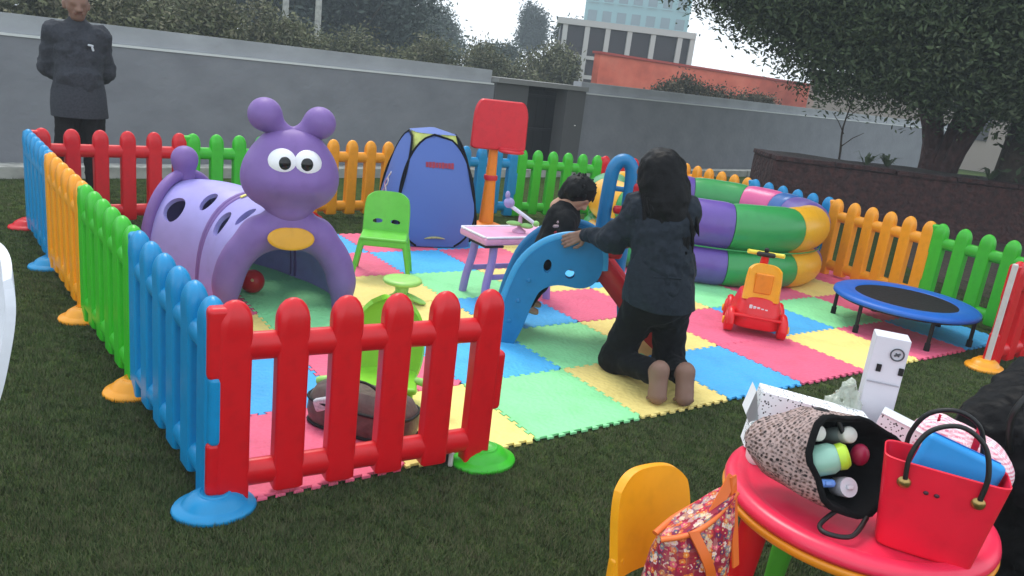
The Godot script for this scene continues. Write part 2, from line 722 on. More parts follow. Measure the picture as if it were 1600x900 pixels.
func make_wall() -> void:
	var w := StandardMaterial3D.new()
	w.albedo_texture = noise_tex(0.006, [[0.0, Color(0.445, 0.450, 0.470)], [0.5, Color(0.490, 0.497, 0.515)], [1.0, Color(0.520, 0.527, 0.545)]], 1024, 41, FastNoiseLite.TYPE_SIMPLEX_SMOOTH, 6)
	w.uv1_triplanar = true
	w.uv1_world_triplanar = true
	w.uv1_scale = Vector3(0.35, 0.35, 0.35)
	w.roughness = 0.95
	w.normal_enabled = true
	w.normal_texture = bump_tex(0.06, 2.0, 512, 43, 4)
	w.normal_scale = 0.4
	var pale := w.duplicate()
	pale.albedo_color = Color(1.22, 1.22, 1.22)
	pale.albedo_texture = noise_tex(0.01, [[0.0, Color(0.53, 0.54, 0.55)], [0.5, Color(0.60, 0.61, 0.62)], [1.0, Color(0.66, 0.67, 0.68)]], 512, 45, FastNoiseLite.TYPE_SIMPLEX_SMOOTH, 5)
	pale.albedo_color = Color(1, 1, 1)
	var cap := plain("coping_lit_white", Color(0.80, 0.81, 0.80), 0.9)  # white tone paints in the light caught along the wall top edge
	# metres along the wall of the gate opening
	var g0 := 16.42   # opening starts
	var g1 := 17.66   # right pier ends
	var t := thing("boundary_wall", "long low grey rendered wall along the lawn behind the plastic fence", "wall", Vector3.ZERO)
	var m := MB.new()
	wall_box(m, -3.0, g0 - 0.60, -0.1, 1.22, 0.0, 0.22)
	obj("wall_panel", m, w, t)
	m = MB.new()
	wall_box(m, g1 + 0.004, 34.0, -0.1, 1.22, 0.02, 0.24)
	obj("wall_panel", m, w, t)
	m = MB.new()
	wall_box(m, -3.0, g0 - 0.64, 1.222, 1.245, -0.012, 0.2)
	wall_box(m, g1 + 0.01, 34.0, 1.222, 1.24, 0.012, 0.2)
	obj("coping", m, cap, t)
	m = MB.new()
	wall_box(m, -3.0, g0 - 0.64, 1.247, 1.42, 0.06, 0.24)
	wall_box(m, g1 + 0.01, 34.0, 1.242, 1.40, 0.08, 0.26)
	obj("parapet", m, pale, t)
	# gate house: piers, lintel and a dark steel gate
	var dk := plain("gate_render", Color(0.335, 0.335, 0.335), 0.95)
	t = thing("gate_frame", "darker grey doorway surround set in the long grey wall", "door frame", Vector3.ZERO)
	m = MB.new()
	wall_box(m, g0 - 0.62, g0 + 0.02, -0.05, 1.26, -0.03, 0.5)
	obj("pier", m, dk, t)
	m = MB.new()
	wall_box(m, g1 - 0.42, g1 + 0.002, -0.05, 1.26, -0.05, 0.5)
	obj("pier", m, dk, t)
	m = MB.new()
	wall_box(m, g0 - 0.634, g1 + 0.006, 1.262, 1.33, -0.09, 0.52)
	obj("lintel", m, plain("lintel_render", Color(0.50, 0.50, 0.49), 0.95), t)
	m = MB.new()
	wall_box(m, g0 + 0.03, g1 - 0.43, -0.05, 1.255, 0.44, 0.5)
	obj("back_panel", m, plain("gate_dark", Color(0.10, 0.10, 0.115), 0.8), t)
	t = thing("steel_gate", "dark steel gate leaf closing the doorway in the grey wall", "gate", Vector3.ZERO)
	m = MB.new()
	for i in 4:
		m = MB.new()
		wall_box(m, g0 + 0.04 + i * 0.195, g0 + 0.04 + i * 0.195 + 0.19, 0.06, 1.2, 0.18, 0.205)
		obj("leaf", m, plain("gate_steel", Color(0.115, 0.115, 0.13), 0.55, 0.3), t)
	for yy in [0.12, 0.62, 1.12]:
		m = MB.new()
		wall_box(m, g0 + 0.05, g1 - 0.45, yy - 0.02, yy + 0.02, 0.155, 0.178)
		obj("cross_bar", m, plain("gate_bar", Color(0.14, 0.14, 0.155), 0.5, 0.3), t)

# ------------------------------------------------------------------ plastic fence
const RED := Color(0.82, 0.02, 0.085)
const BLUE := Color(0.0, 0.54, 0.76)
const YELLOW := Color(0.95, 0.62, 0.06)
const GREEN := Color(0.22, 0.72, 0.14)
const LIME := Color(0.52, 0.80, 0.20)

func ring_se(y: float, hw: float, ht: float, seg: int, e: float, zoff := 0.0) -> Array:
	var o := []
	for j in seg:
		var a := TAU * j / seg
		var cx := cos(a)
		var sz := sin(a)
		o.append(Vector3(sign(cx) * pow(absf(cx), 2.0 / e) * hw, y, zoff + sign(sz) * pow(absf(sz), 2.0 / e) * ht))
	return o

func ring_flat(y: float, hw: float, ht: float, r: float) -> Array:   # rounded rectangle with true flats, 28 points
	var o := []
	for q in 4:
		var cx := (hw - r) * (1.0 if q == 0 or q == 3 else -1.0)
		var cz := (ht - r) * (1.0 if q < 2 else -1.0)
		for i in 5:
			var a := q * PI / 2 + i * PI / 8
			o.append(Vector3(cx + cos(a) * r, y, cz + sin(a) * r))
		if q == 0 or q == 2:   # along x
			var s := 1.0 if q == 0 else -1.0
			o.append(Vector3(s * (hw - r) * 0.9, y, s * ht))
			o.append(Vector3(-s * (hw - r) * 0.9, y, s * ht))
		else:
			var s := 1.0 if q == 3 else -1.0
			o.append(Vector3(s * hw, y, -s * (ht - r) * 0.9))
			o.append(Vector3(s * hw, y, s * (ht - r) * 0.9))
	return o

func picket_mesh(low: float) -> ArrayMesh:
	var m := MB.new()
	var rings := []
	rings.append(ring_flat(low, 0.040, 0.024, 0.010))
	rings.append(ring_flat(low + 0.010, 0.050, 0.034, 0.012))
	for e in [[0.10, 0.050, 0.034, 0.012], [0.30, 0.049, 0.034, 0.012], [0.50, 0.050, 0.034, 0.012], [0.575, 0.050, 0.034, 0.014], [0.605, 0.052, 0.037, 0.022], [0.635, 0.052, 0.037, 0.026], [0.655, 0.049, 0.034, 0.028], [0.675, 0.041, 0.028, 0.026], [0.69, 0.028, 0.019, 0.018], [0.698, 0.013, 0.009, 0.009], [0.70, 0.002, 0.0015, 0.001]]:
		rings.append(ring_flat(e[0], e[1], e[2], minf(e[3], e[2] * 0.98)))
	m.loft(rings, true, true, true)
	return m.mesh()

func make_fence() -> void:
	var pk := picket_mesh(0.035)
	var post := picket_mesh(0.012)
	var rail := MB.new()
	var rr := []
	for x in [0.045, 0.05, 0.25, 0.5, 0.75, 0.95, 0.955]:
		var ring := []
		for j in 14:
			var a := TAU * j / 14
			ring.append(Vector3(x, cos(a) * 0.047, sin(a) * 0.034))
		rr.append(ring)
	rail.loft(rr)
	var railm := rail.mesh()
	var tb := MB.new()
	tb.rbox(Vector3(0, 0, 0), Vector3(0.080, 0.235, 0.058), 0.018, 3)
	var tabm := tb.mesh()
	var bosses := MB.new()
	bosses.ell(Vector3.ZERO, Vector3(0.036, 0.046, 0.020), 14, 8)
	var bossm := bosses.mesh()
	var cols := {"red": RED, "blue": BLUE, "yellow": YELLOW, "green": GREEN}
	# [colour, from, to, label]
	var panels := [
		["red", Vector2(-0.87, -2.22), Vector2(-0.03, -2.735), "red picket fence panel standing over the pink tile, lime rocker right behind it"],
		["blue", Vector2(-1.49, -2.97), Vector2(-0.87, -2.22), "blue picket fence panel meeting the front red panel at a blue foot"],
		["green", Vector2(-2.12, -3.72), Vector2(-1.49, -2.97), "green picket fence panel between a blue and an orange panel, beside the tunnel's flank"],
		["yellow", Vector2(-2.76, -4.50), Vector2(-2.12, -3.72), "orange yellow fence panel between a green and a blue panel beside the tunnel's tail"],
		["blue", Vector2(-3.40, -5.30), Vector2(-2.76, -4.50), "blue fence panel at the corner where the standing person looks over"],
		["red", Vector2(-3.40, -5.36), Vector2(-2.64, -6.05), "red picket fence panel in front of the standing person in grey"],
		["green", Vector2(-2.64, -6.05), Vector2(-1.88, -6.72), "green picket fence panel behind the purple caterpillar's tail and head"],
		["yellow", Vector2(-1.88, -6.72), Vector2(-1.10, -7.36), "orange yellow picket panel between the caterpillar head and the blue tent"],
		["blue", Vector2(-0.95, -7.45), Vector2(-0.11, -8.02), "blue picket fence panel behind the orange basketball post"],
		["green", Vector2(-0.10, -8.03), Vector2(0.78, -8.40), "green picket fence panel below the dark gate in the wall"],
		["red", Vector2(0.78, -8.40), Vector2(1.68, -8.76), "red picket fence panel behind the inflatable pool and tall blue loop"],
		["yellow", Vector2(1.72, -8.76), Vector2(2.26, -7.92), "yellow picket fence panel behind the pool, next to the grey wall"],
		["blue", Vector2(2.26, -7.92), Vector2(2.77, -7.05), "blue picket fence panel showing only its tops behind the pool"],
		["yellow", Vector2(2.77, -7.05), Vector2(3.28, -6.20), "yellow picket fence panel between pool and trampoline"],
		["green", Vector2(3.28, -6.20), Vector2(3.83, -5.36), "green picket fence panel right behind the trampoline"],
		["red", Vector2(3.05, -4.75), Vector2(3.86, -5.32), "red picket fence panel with a whitish end strip, on a yellow foot by the trampoline"],
	]
	for p in panels:
		var d: Vector2 = p[2] - p[1]
		var mt := plastic("fence_" + p[0], cols[p[0]], 0.38)
		var t := thing("picket_fence", p[3], "fence", v3(p[1]), turn_to(d.normalized()), "plastic picket fence panels")
		var sx := d.length()
		for i in 6:
			var o := obj("picket", post if i == 0 or i == 5 else pk, mt, t)
			o.position = Vector3((0.05 + 0.18 * i) * sx, 0, 0)
		for y in [0.108, 0.548]:
			var o := obj("rail", railm, mt, t)
			o.position = Vector3(0, y, 0)
			o.scale = Vector3(sx, 1, 1)
		for e in [[0.008, 0.565], [0.008, 0.120], [sx - 0.008, 0.345]]:
			var o := obj("hinge_tab", tabm, mt, t)
			o.position = Vector3(e[0], e[1], 0)
		for i in 6:   # moulded bosses where pickets cross the rails
			for y in [0.548, 0.108]:
				var o := obj("boss", bossm, mt, t)
				o.position = Vector3((0.05 + 0.18 * i) * sx, y, -0.028)
		if p[3].contains("whitish"):
			var s := MB.new()
			s.rbox(Vector3(-0.035, 0.36, 0.01), Vector3(0.024, 0.66, 0.035), 0.01, 2)
			obj("end_strip", s, plastic("offwhite_plastic", Color(0.80, 0.78, 0.76), 0.5), t)
	# oval feet at the joints
	var ft := MB.new()
	ft.lathe([Vector2(0.128, 0.0), Vector2(0.131, 0.010), Vector2(0.126, 0.020), Vector2(0.104, 0.026), Vector2(0.098, 0.032), Vector2(0.086, 0.048), Vector2(0.066, 0.060), Vector2(0.040, 0.066), Vector2(0.034, 0.060), Vector2(0.0, 0.058)], 28, Basis.IDENTITY, Vector3.ZERO, 1.0, 0.82)
	var ftm := ft.mesh()
	for e in [
		["blue", Vector2(-0.865, -2.205), 0.5, "blue oval foot under the front corner of red and blue fence panels"],
		["yellow", Vector2(-1.50, -2.97), 0.9, "yellow oval fence foot at the joint of blue and green panels"],
		["yellow", Vector2(-2.13, -3.72), 0.9, "yellow oval fence foot at the joint of green and orange panels"],
		["blue", Vector2(-2.77, -4.49), 0.9, "blue oval fence foot at the joint of orange and blue panels"],
		["red", Vector2(-3.43, -5.31), 0.9, "red oval fence foot at the corner by the standing person"],
		["green", Vector2(-0.03, -2.735), 0.6, "green oval foot under the free end of the front red panel"],
		["red", Vector2(-1.86, -6.73), 0.6, "red oval fence foot behind the caterpillar's neck"],
		["yellow", Vector2(3.03, -4.74), 0.6, "yellow oval foot under the red panel beside the trampoline"]]:
		var t := thing("fence_stand", e[3], "fence stand", v3(e[1]), e[2], "plastic feet of the fence")
		var fm := plastic("fence_" + e[0], cols[e[0]], 0.38)
		obj("base", ftm, fm, t)
		var lip := MB.new()
		lip.lathe([Vector2(0.040, 0.062), Vector2(0.044, 0.070), Vector2(0.050, 0.066), Vector2(0.052, 0.056)], 20)
		obj("socket", lip, fm, t)

# ------------------------------------------------------------------ foam mat
func tile_outline(s: float) -> PackedVector2Array:
	var e := []   # one edge from (0,0) to (s,0), offset in y
	var n := 9
	var mg := 0.022
	var pp := (s - 2.0 * mg) / n
	var d := 0.0085
	var dl := pp * 0.07
	e.append(Vector2(0, 0)); e.append(Vector2(mg, 0)); e.append(Vector2(mg, -d))
	for k in n:
		var x0 := mg + k * pp
		e.append(Vector2(x0 + pp * 0.5 + dl, -d)); e.append(Vector2(x0 + pp * 0.5 - dl, d))
		if k < n - 1:
			e.append(Vector2(x0 + pp + dl, d)); e.append(Vector2(x0 + pp - dl, -d))
		else:
			e.append(Vector2(x0 + pp, d)); e.append(Vector2(x0 + pp, 0))
	var o := PackedVector2Array()
	for p in e:
		o.append(p)
	for p in e:
		o.append(Vector2(s + p.y, p.x))
	var r := e.duplicate(); r.reverse()
	for p in r:
		if p.x < s:
			o.append(Vector2(p.x, s + p.y))
	for p in r:
		if p.x > 0.0001 and p.x < s - 0.0001:
			o.append(Vector2(p.y, p.x))
	var q := PackedVector2Array()
	for p in o:
		if q.size() == 0 or q[q.size() - 1].distance_to(p) > 0.0005:
			q.append(p)
	var ins := Geometry2D.offset_polygon(q, -0.0016, Geometry2D.JOIN_MITER)
	var best := q
	var bs := 0
	for pl in ins:
		if pl.size() > bs:
			bs = pl.size(); best = pl
	return best

func make_mat() -> void:
	var s := 0.6
	var m := MB.new()
	# polygon lies in xy; lay it flat so that x -> along, y -> towards the camera
	m.xf = Transform3D(Basis(Vector3(1, 0, 0), Vector3(0, 0, 1), Vector3(0, -1, 0)), Vector3.ZERO)
	m.prism(tile_outline(s), 0.012, 0.0012, true)
	var tm := m.mesh()
	var foam := {}
	var bump := bump_tex(0.12, 2.5, 256, 51, 2)
	var patch := noise_tex(0.008, [[0.0, Color(0.93, 0.93, 0.92)], [0.45, Color(0.98, 0.98, 0.98)], [1.0, Color(1, 1, 1)]], 512, 53, FastNoiseLite.TYPE_SIMPLEX_SMOOTH, 5)
	for e in [["P", Color(0.93, 0.42, 0.54)], ["Y", Color(0.97, 0.89, 0.53)], ["B", Color(0.31, 0.71, 0.93)], ["G", Color(0.57, 0.90, 0.63)]]:
		for k in 2:
			var f := StandardMaterial3D.new()
			f.albedo_color = Color(e[1].r * (1.0 - 0.04 * k), e[1].g * (1.0 - 0.05 * k), e[1].b * (1.0 - 0.03 * k))
			f.albedo_texture = patch
			f.uv1_triplanar = true
			f.uv1_world_triplanar = true
			f.uv1_scale = Vector3(0.9, 0.9, 0.9)
			f.roughness = 0.62
			f.metallic_specular = 0.4
			f.normal_enabled = true
			f.normal_texture = bump
			f.normal_scale = 0.5
			foam[e[0] + str(k)] = f
	var rows := {
		-5: ["G", "P", "B", "P", "B", "Y", "G", "P", "B", "Y"],
		-4: ["B", "G", "P", "B", "P", "Y", "B", "G", "P", "B"],
		-3: ["P", "G", "Y", "G", "Y", "B", "P", "Y", "G", "B"],
		-2: ["Y", "G", "Y", "B", "P", "Y", "G", "P", "Y", "P"],
		-1: ["B", "P", "B", "G", "Y", "P", "B", "G", "P", "B"],
		0: ["P", "Y", "G", "Y", "B", "P", "Y", "P", "B", ""]}
	var yaw := 0.6288
	var t := thing("foam_play_mat", "jigsaw foam play mat of pink, yellow, blue and green square tiles", "play mat", Vector3(0.309, 0.012, -3.784), yaw)
	for j in rows:
		for i in 10:
			var ch: String = rows[j][i]
			if ch == "":
				continue
			if j == 0 and i == 0:
				ch = "P"
			var o := obj("tile", tm, foam[ch + str(rng.randi() % 2)], t)
			o.position = Vector3((i - 3) * s, rng.randf_range(-0.001, 0.0015), j * s)
			o.rotation = Vector3(rng.randf_range(-0.001, 0.001), 0, rng.randf_range(-0.001, 0.001))

# ------------------------------------------------------------------ caterpillar tunnel
const PURPLE := Color(0.49, 0.38, 0.63)
const LAVENDER := Color(0.63, 0.60, 0.86)

func arch_bones(c: Vector3, side: Vector3, hw: float, h: float, r: float, k := 14) -> Array:
	var o := []
	var pts := []
	for i in k + 1:
		var a := PI * i / k
		pts.append(c + side * (-cos(a) * hw) + Vector3.UP * (pow(sin(a), 0.75) * h))
	for i in k:
		o.append([pts[i], pts[i + 1], r, r])
	return o

func make_caterpillar() -> void:
	var t := thing("caterpillar_tunnel", "purple caterpillar crawl tunnel with goggle eyes and ball antennae", "play tunnel", Vector3(-1.255, 0.02, -4.17), 0.44)
	var pm := plastic("purple", PURPLE, 0.5, 0.4)
	var lm := plastic("lavender", LAVENDER, 0.4, 0.5)
	# front arch with the neck growing out of it
	var m := MB.new()
	var ab := arch_bones(Vector3(0, 0.02, 0), Vector3.RIGHT, 0.318, 0.440, 0.060)
	ab.append([Vector3(-0.16, 0.452, -0.01), Vector3(0.16, 0.452, -0.01), 0.068, 0.068])
	ab.append([Vector3(0, 0.50, -0.02), Vector3(0, 0.60, -0.01), 0.10, 0.105])
	m.bones(ab, 0.08, 0.016)
	var fa := obj("front_arch", m, pm, t)
	m = MB.new()
	m.lathe([Vector2(0.0, 0.012), Vector2(0.09, 0.011), Vector2(0.105, 0.006), Vector2(0.11, 0.0)], 28, Basis(Vector3(1, 0, 0), Vector3(0, 0.35, 0.937), Vector3(0, -0.937, 0.35)), Vector3(0.0, 0.440, 0.118), 1.12, 0.58)
	obj("yellow_plate", m, plastic("plate_yellow", Color(0.86, 0.62, 0.10), 0.45), fa)
	# head
	m = MB.new()
	m.bones([
		[Vector3(-0.094, 0.748, 0), Vector3(0.094, 0.748, 0), 0.164, 0.164],
		[Vector3(-0.07, 0.82, 0), Vector3(0.07, 0.82, 0), 0.152, 0.152],
		[Vector3(-0.045, 0.895, 0), Vector3(0.045, 0.895, 0), 0.118, 0.118],
		[Vector3(0, 0.60, 0), Vector3(0, 0.70, 0), 0.12, 0.16],
		[Vector3(-0.085, 0.742, 0.122), Vector3(0.085, 0.742, 0.122), 0.066, 0.066]], 0.05, 0.014)
	var hd := obj("head", m, pm, t)
	m = MB.new()
	m.bones([[Vector3(-0.045, 0.985, 0), Vector3(-0.12, 1.045, 0), 0.050, 0.05], [Vector3(0.045, 0.985, 0), Vector3(0.12, 1.035, 0), 0.050, 0.05], [Vector3(-0.140, 1.072, 0), Vector3(-0.141, 1.072, 0), 0.088, 0.088], [Vector3(0.140, 1.050, 0), Vector3(0.141, 1.050, 0), 0.086, 0.086]], 0.03, 0.013)
	obj("antennae", m, pm, t)
	for e in [[-0.062, 0.842], [0.062, 0.842]]:
		m = MB.new()
		m.ell(Vector3(e[0], e[1], 0.122), Vector3(0.080, 0.078, 0.062), 24, 16)
		var eye := obj("eye", m, plastic("eye_white", Color(0.93, 0.93, 0.94), 0.3), hd)
		m = MB.new()
		m.ell(Vector3(e[0] * 0.92, e[1] + 0.006, 0.170), Vector3(0.034, 0.036, 0.022), 18, 12)
		obj("pupil", m, plain("pupil_black", Color(0.03, 0.03, 0.035), 0.25), hd)
	# the two body shells follow a bend back to the left
	var p0 := Vector3(0, 0, -0.03)
	var p1 := Vector3(-0.02, 0, -0.52)
	var p2 := Vector3(-0.50, 0, -0.92)
	var path := func(u: float) -> Vector3:
		return p0 * (1 - u) * (1 - u) + p1 * 2.0 * u * (1 - u) + p2 * u * u
	for seg in 2:
		var u0 := 0.0 if seg == 0 else 0.515
		var u1 := 0.505 if seg == 0 else 1.0
		var f := func(a: float, b: float) -> Vector3:
			var u := lerpf(u0, u1, a)
			var c: Vector3 = path.call(u)
			var d: Vector3 = (path.call(u + 0.01) - path.call(u - 0.01)).normalized()
			var side := d.cross(Vector3.UP).normalized()
			var bulge := 1.0 + 0.06 * pow(sin(PI * clampf(a, 0, 1)), 0.6)
			var ph := PI * b
			return c + side * (-cos(ph) * 0.335 * bulge) + Vector3.UP * (pow(maxf(sin(ph), 0.0), 0.72) * 0.535 * bulge)
		m = MB.new()
		var holes := []
		for mir in [false, true]:
			for h in [[0.70, 0.235, 0.15, 0.060], [0.28, 0.315, 0.085, 0.058]]:
				holes.append([h[0], 1.0 - h[1] if mir else h[1], h[2], h[3]])
		m.slab(f, 30, 64, 0.028, holes)
		obj("body_shell", m, lm, t)
		# raised rib round the middle, rim yellow on the front shell
		m = MB.new()
		var rib := []
		for i in 25:
			rib.append(f.call(0.985 if seg == 0 else 0.03, float(i) / 24.0) * Vector3(1.0, 1.0, 1.0) + Vector3(0, 0.012, 0))
		m.tube(rib, 0.018, 8)
		obj("seam_rib", m, pm, t)
	m = MB.new()
	var strip := []
	for i in 9:
		var b := 0.40 + 0.20 * i / 8.0
		var u := 0.46
		var c: Vector3 = path.call(u)
		var d: Vector3 = (path.call(u + 0.01) - path.call(u - 0.01)).normalized()
		var side := d.cross(Vector3.UP).normalized()
		strip.append(c + side * (-cos(PI * b) * 0.355) + Vector3.UP * (pow(sin(PI * b), 0.72) * 0.568 + 0.006))
	m.tube(strip, 0.011, 6, true, 0.6)
	obj("yellow_strip", m, plastic("strip_yellow", Color(0.90, 0.86, 0.42), 0.45), t)
	# rear ring and tail ball
	var d2 := (p2 - p1).normalized()
	var s2 := d2.cross(Vector3.UP).normalized()
	m = MB.new()
	var rp := []
	for i in 33:
		var a := PI * i / 32.0
		rp.append(p2 + Vector3(0, 0.02, 0) + s2 * (-cos(a) * 0.352) + Vector3.UP * (pow(sin(a), 0.75) * 0.57))
	m.tube(rp, 0.034, 12)
	var rb := []
	rb.append([p2 + Vector3(0, 0.57, 0), p2 + Vector3(0, 0.67, 0), 0.06, 0.05])
	rb.append([p2 + Vector3(0, 0.685, 0), p2 + Vector3(0.001, 0.685, 0), 0.078, 0.078])
	m.bones(rb, 0.05, 0.015)
	obj("rear_arch", m, pm, t)
	m = MB.new()   # added panel, unseen, closes the rear to darken the tunnel inside
	m.slab(func(u: float, v: float) -> Vector3:
		var w := (u - 0.5) * 2.0
		var hh := pow(maxf(1.0 - w * w, 0.0), 0.375) * 0.57
		return p2 + s2 * (w * 0.35) + Vector3.UP * (0.0 + (hh + 0.02) * v) + d2 * 0.03 * sin(PI * v), 20, 10, 0.02)
	obj("added_rear_panel", m, pm, t)

# ------------------------------------------------------------------ tent
func make_tent() -> void:
	var t := thing("pop_up_tent", "small blue pop-up tent with black piping and yellow corners", "play tent", Vector3(-0.655, 0.016, -6.12), 0.40)
	var blue := plain("tent_blue", Color(0.28, 0.39, 0.66), 0.6)
	var yel := cloth("tent_yellow", Color(0.86, 0.90, 0.52), 0.8, 2.0)
	var blk := cloth("tent_piping", Color(0.05, 0.06, 0.10), 0.8)
	var cen := Vector3(0, 0, -0.36)
	var h := 0.885
	var rr := func(y: float, s: float) -> float:
		return lerpf(0.345, 0.17, pow(y / h, 1.6)) * s
	# fabric body: rounded square rings
	for part in 2:
		var m := MB.new()
		var rings := []
		for i in 9:
			var y := (0.0 if part == 0 else 0.74) + ((0.74 if part == 0 else h - 0.74) * i / 8.0)
			var rad: float = rr.call(y, 0.97)
			var ring := []
			for j in 32:
				var a := TAU * j / 32
				var cx := cos(a)
				var sz := sin(a)
				ring.append(cen + Vector3(sign(cx) * pow(absf(cx), 0.35) * rad, y, sign(sz) * pow(absf(sz), 0.35) * rad))
			rings.append(ring)
		m.loft(rings, true, part == 0, false)
		if part == 1:
			var lid := MB.new()
			var lr := []
			for k in 4:
				var ring2 := []
				for p in rings[8]:
					ring2.append(cen + Vector3(0, h + 0.012 * k, 0) + (p - cen - Vector3(0, h, 0)) * (1.03 - 0.30 * k))
				lr.append(ring2)
			lid.loft(lr, true, false, true)
			obj("lid", lid, blue, t)
		obj("wall_fabric" if part == 0 else "top_fabric", m, blue if part == 0 else yel, t)
	# egg-shaped panels on the four sides
	for k in 4:
		var b := Basis(Vector3.UP, k * PI / 2)
		var eggw := func(q: float) -> float:   # half width at 0..1 of the height
			var q2 := clampf(q, 0.0, 1.0)
			return 0.320 * pow(maxf(1.0 - pow(absf((q2 - 0.36) / (0.64 if q2 > 0.36 else 0.40)), 2.4), 0.0), 0.5) * (1.0 - 0.16 * maxf(q2 - 0.3, 0.0))
		var f := func(u: float, w: float) -> Vector3:
			var y := h * (0.015 + 0.985 * w)
			var x: float = (u - 0.5) * 2.0 * maxf(eggw.call(w), 0.004)
			var z: float = rr.call(y, 1.0) + 0.012 + 0.03 * sin(PI * w) * (1.0 - pow((u - 0.5) * 2.0, 2)) + 0.004 * sin(9.0 * w + 5.0 * u)
			return cen + b * Vector3(x, y, z)
		var m := MB.new()
		m.slab(f, 10, 22, 0.004)
		var pn := obj("side_panel", m, blue, t)
		m = MB.new()
		var rim := []
		for i in 49:
			var w := float(i) / 24.0
			rim.append(f.call(0.0 if i <= 24 else 1.0, clampf(w if i <= 24 else 2.0 - w, 0.004, 0.996)))
		m.tube(rim, 0.009, 6)
		obj("piping", m, blk, pn)
		if k == 0:
			m = MB.new()
			for i in 9:   # red print, too blurred to read: short strokes
				var x0 := -0.11 + i * 0.026
				var hh := 0.019 + 0.002 * ((i * 7) % 3)
				m.flat([Vector3(x0, 0.655 - hh, 0), Vector3(x0 + 0.022, 0.655 - hh, 0), Vector3(x0 + 0.022, 0.655 + hh, 0), Vector3(x0, 0.655 + hh, 0)], Vector3(0, 0, 1))
			for i in m.v.size():
				var p := m.v[i]
				var y := p.y
				var rz: float = rr.call(y, 1.0)
				m.v[i] = cen + Vector3(p.x, y, rz + 0.012 + 0.03 * sin(PI * y / h) * (1.0 - pow(p.x / 0.33, 2)) + 0.009)
			obj("print", m, plain("tent_print", Color(0.62, 0.22, 0.30), 0.8), pn)
			m = MB.new()
			var sl := []
			for i in 9:
				sl.append(f.call(0.30 + 0.045 * i, 0.075 + 0.012 * sin(PI * i / 8.0)) + Vector3(0, 0, 0.006))
			m.tube(sl, [0.004, 0.010, 0.014, 0.015, 0.015, 0.015, 0.014, 0.010, 0.004], 8, true, 0.6)
			obj("vent_strip", m, cloth("tent_vent", Color(0.72, 0.70, 0.50)), pn)
		if k == 3:
			for e in [[0.30, 0.25, 0.52, Color(0.75, 0.55, 0.62)], [0.45, 0.30, 0.60, Color(0.78, 0.74, 0.72)]]:
				m = MB.new()
				var st := []
				for i in 12:
					var w := lerpf(e[1], e[2], i / 11.0)
					st.append(f.call(e[0] + 0.05 * sin(i * 1.9), w) + b * Vector3(0, 0, 0.004))
				m.tube(st, 0.012, 6, true, 0.4)
				obj("print", m, plain("tent_mark%f" % e[0], e[3], 0.8), pn)

# ------------------------------------------------------------------ toy basketball stand
func make_hoop() -> void:
	var t := thing("basketball_stand", "toy basketball stand with red backboard on an orange post", "basketball hoop", Vector3(-0.31, 0.006, -7.02), 0.30)
	var org := plastic("post_orange", Color(0.93, 0.52, 0.07), 0.4)
	var red := plastic("hoop_red", Color(0.80, 0.09, 0.16), 0.4)
	var m := MB.new()
	m.lathe([Vector2(0.0, 0.0), Vector2(0.20, 0.0), Vector2(0.205, 0.03), Vector2(0.17, 0.07), Vector2(0.08, 0.10), Vector2(0.0, 0.10)], 24)
	obj("base", m, org, t)
	m = MB.new()
	var rings := []
	for e in [[0.08, 0.066, 0.05], [0.30, 0.056, 0.045], [0.50, 0.046, 0.040], [0.80, 0.038, 0.034], [0.95, 0.034, 0.03]]:
		rings.append(ring_se(e[0], e[1], e[2], 16, 3.0))
	m.loft(rings)
	var po := obj("post", m, org, t)
	m = MB.new()
	m.loft([ring_se(0.485, 0.056, 0.050, 16, 3.0), ring_se(0.495, 0.060, 0.054, 16, 3.0), ring_se(0.52, 0.060, 0.054, 16, 3.0), ring_se(0.53, 0.056, 0.05, 16, 3.0)])
	obj("collar", m, red, po)
	m = MB.new()
	var pl := PackedVector2Array()
	pl.append_array(arc(0.17, 1.03, 0.075, 0.16, 0, 90, 7))
	pl.append_array(arc(-0.17, 1.03, 0.075, 0.16, 90, 180, 7))
	pl.append_array(arc(-0.20, 0.79, 0.05, 0.03, 180, 270, 4))
	pl.append_array(arc(0.20, 0.79, 0.05, 0.03, 270, 360, 4))
	m.xf = Transform3D(Basis.IDENTITY, Vector3(0.02, 0, 0.06))
	m.prism(pl, 0.045, 0.012)
	obj("backboard", m, red, t)
	m = MB.new()
	var ring := []
	for i in 25:
		var a := TAU * i / 24
		ring.append(Vector3(0.11 + cos(a) * 0.10, 0.772, 0.19 + sin(a) * 0.10))
	m.tube(ring, 0.014, 8, false)
	m.rbox(Vector3(0.10, 0.775, 0.09), Vector3(0.16, 0.035, 0.05), 0.012, 2)
	obj("rim", m, red, t)

# ------------------------------------------------------------------ small chairs and tables
func chair_back(m: MB, w: float, y0: float, y1: float, z: float, lean: float, th: float, holes := []) -> void:
	m.slab(func(u: float, v: float) -> Vector3:
		var x := (u - 0.5) * 2.0
		var top := 1.0 - 0.16 * pow(absf(x), 4)
		var y := y0 + (y1 - y0) * v * top
		var ww := w * (1.0 - 0.10 * pow(v, 6))
		return Vector3(x * ww * 0.5, y, z - lean * v + 0.10 * w * x * x), 28, 20, th, holes)

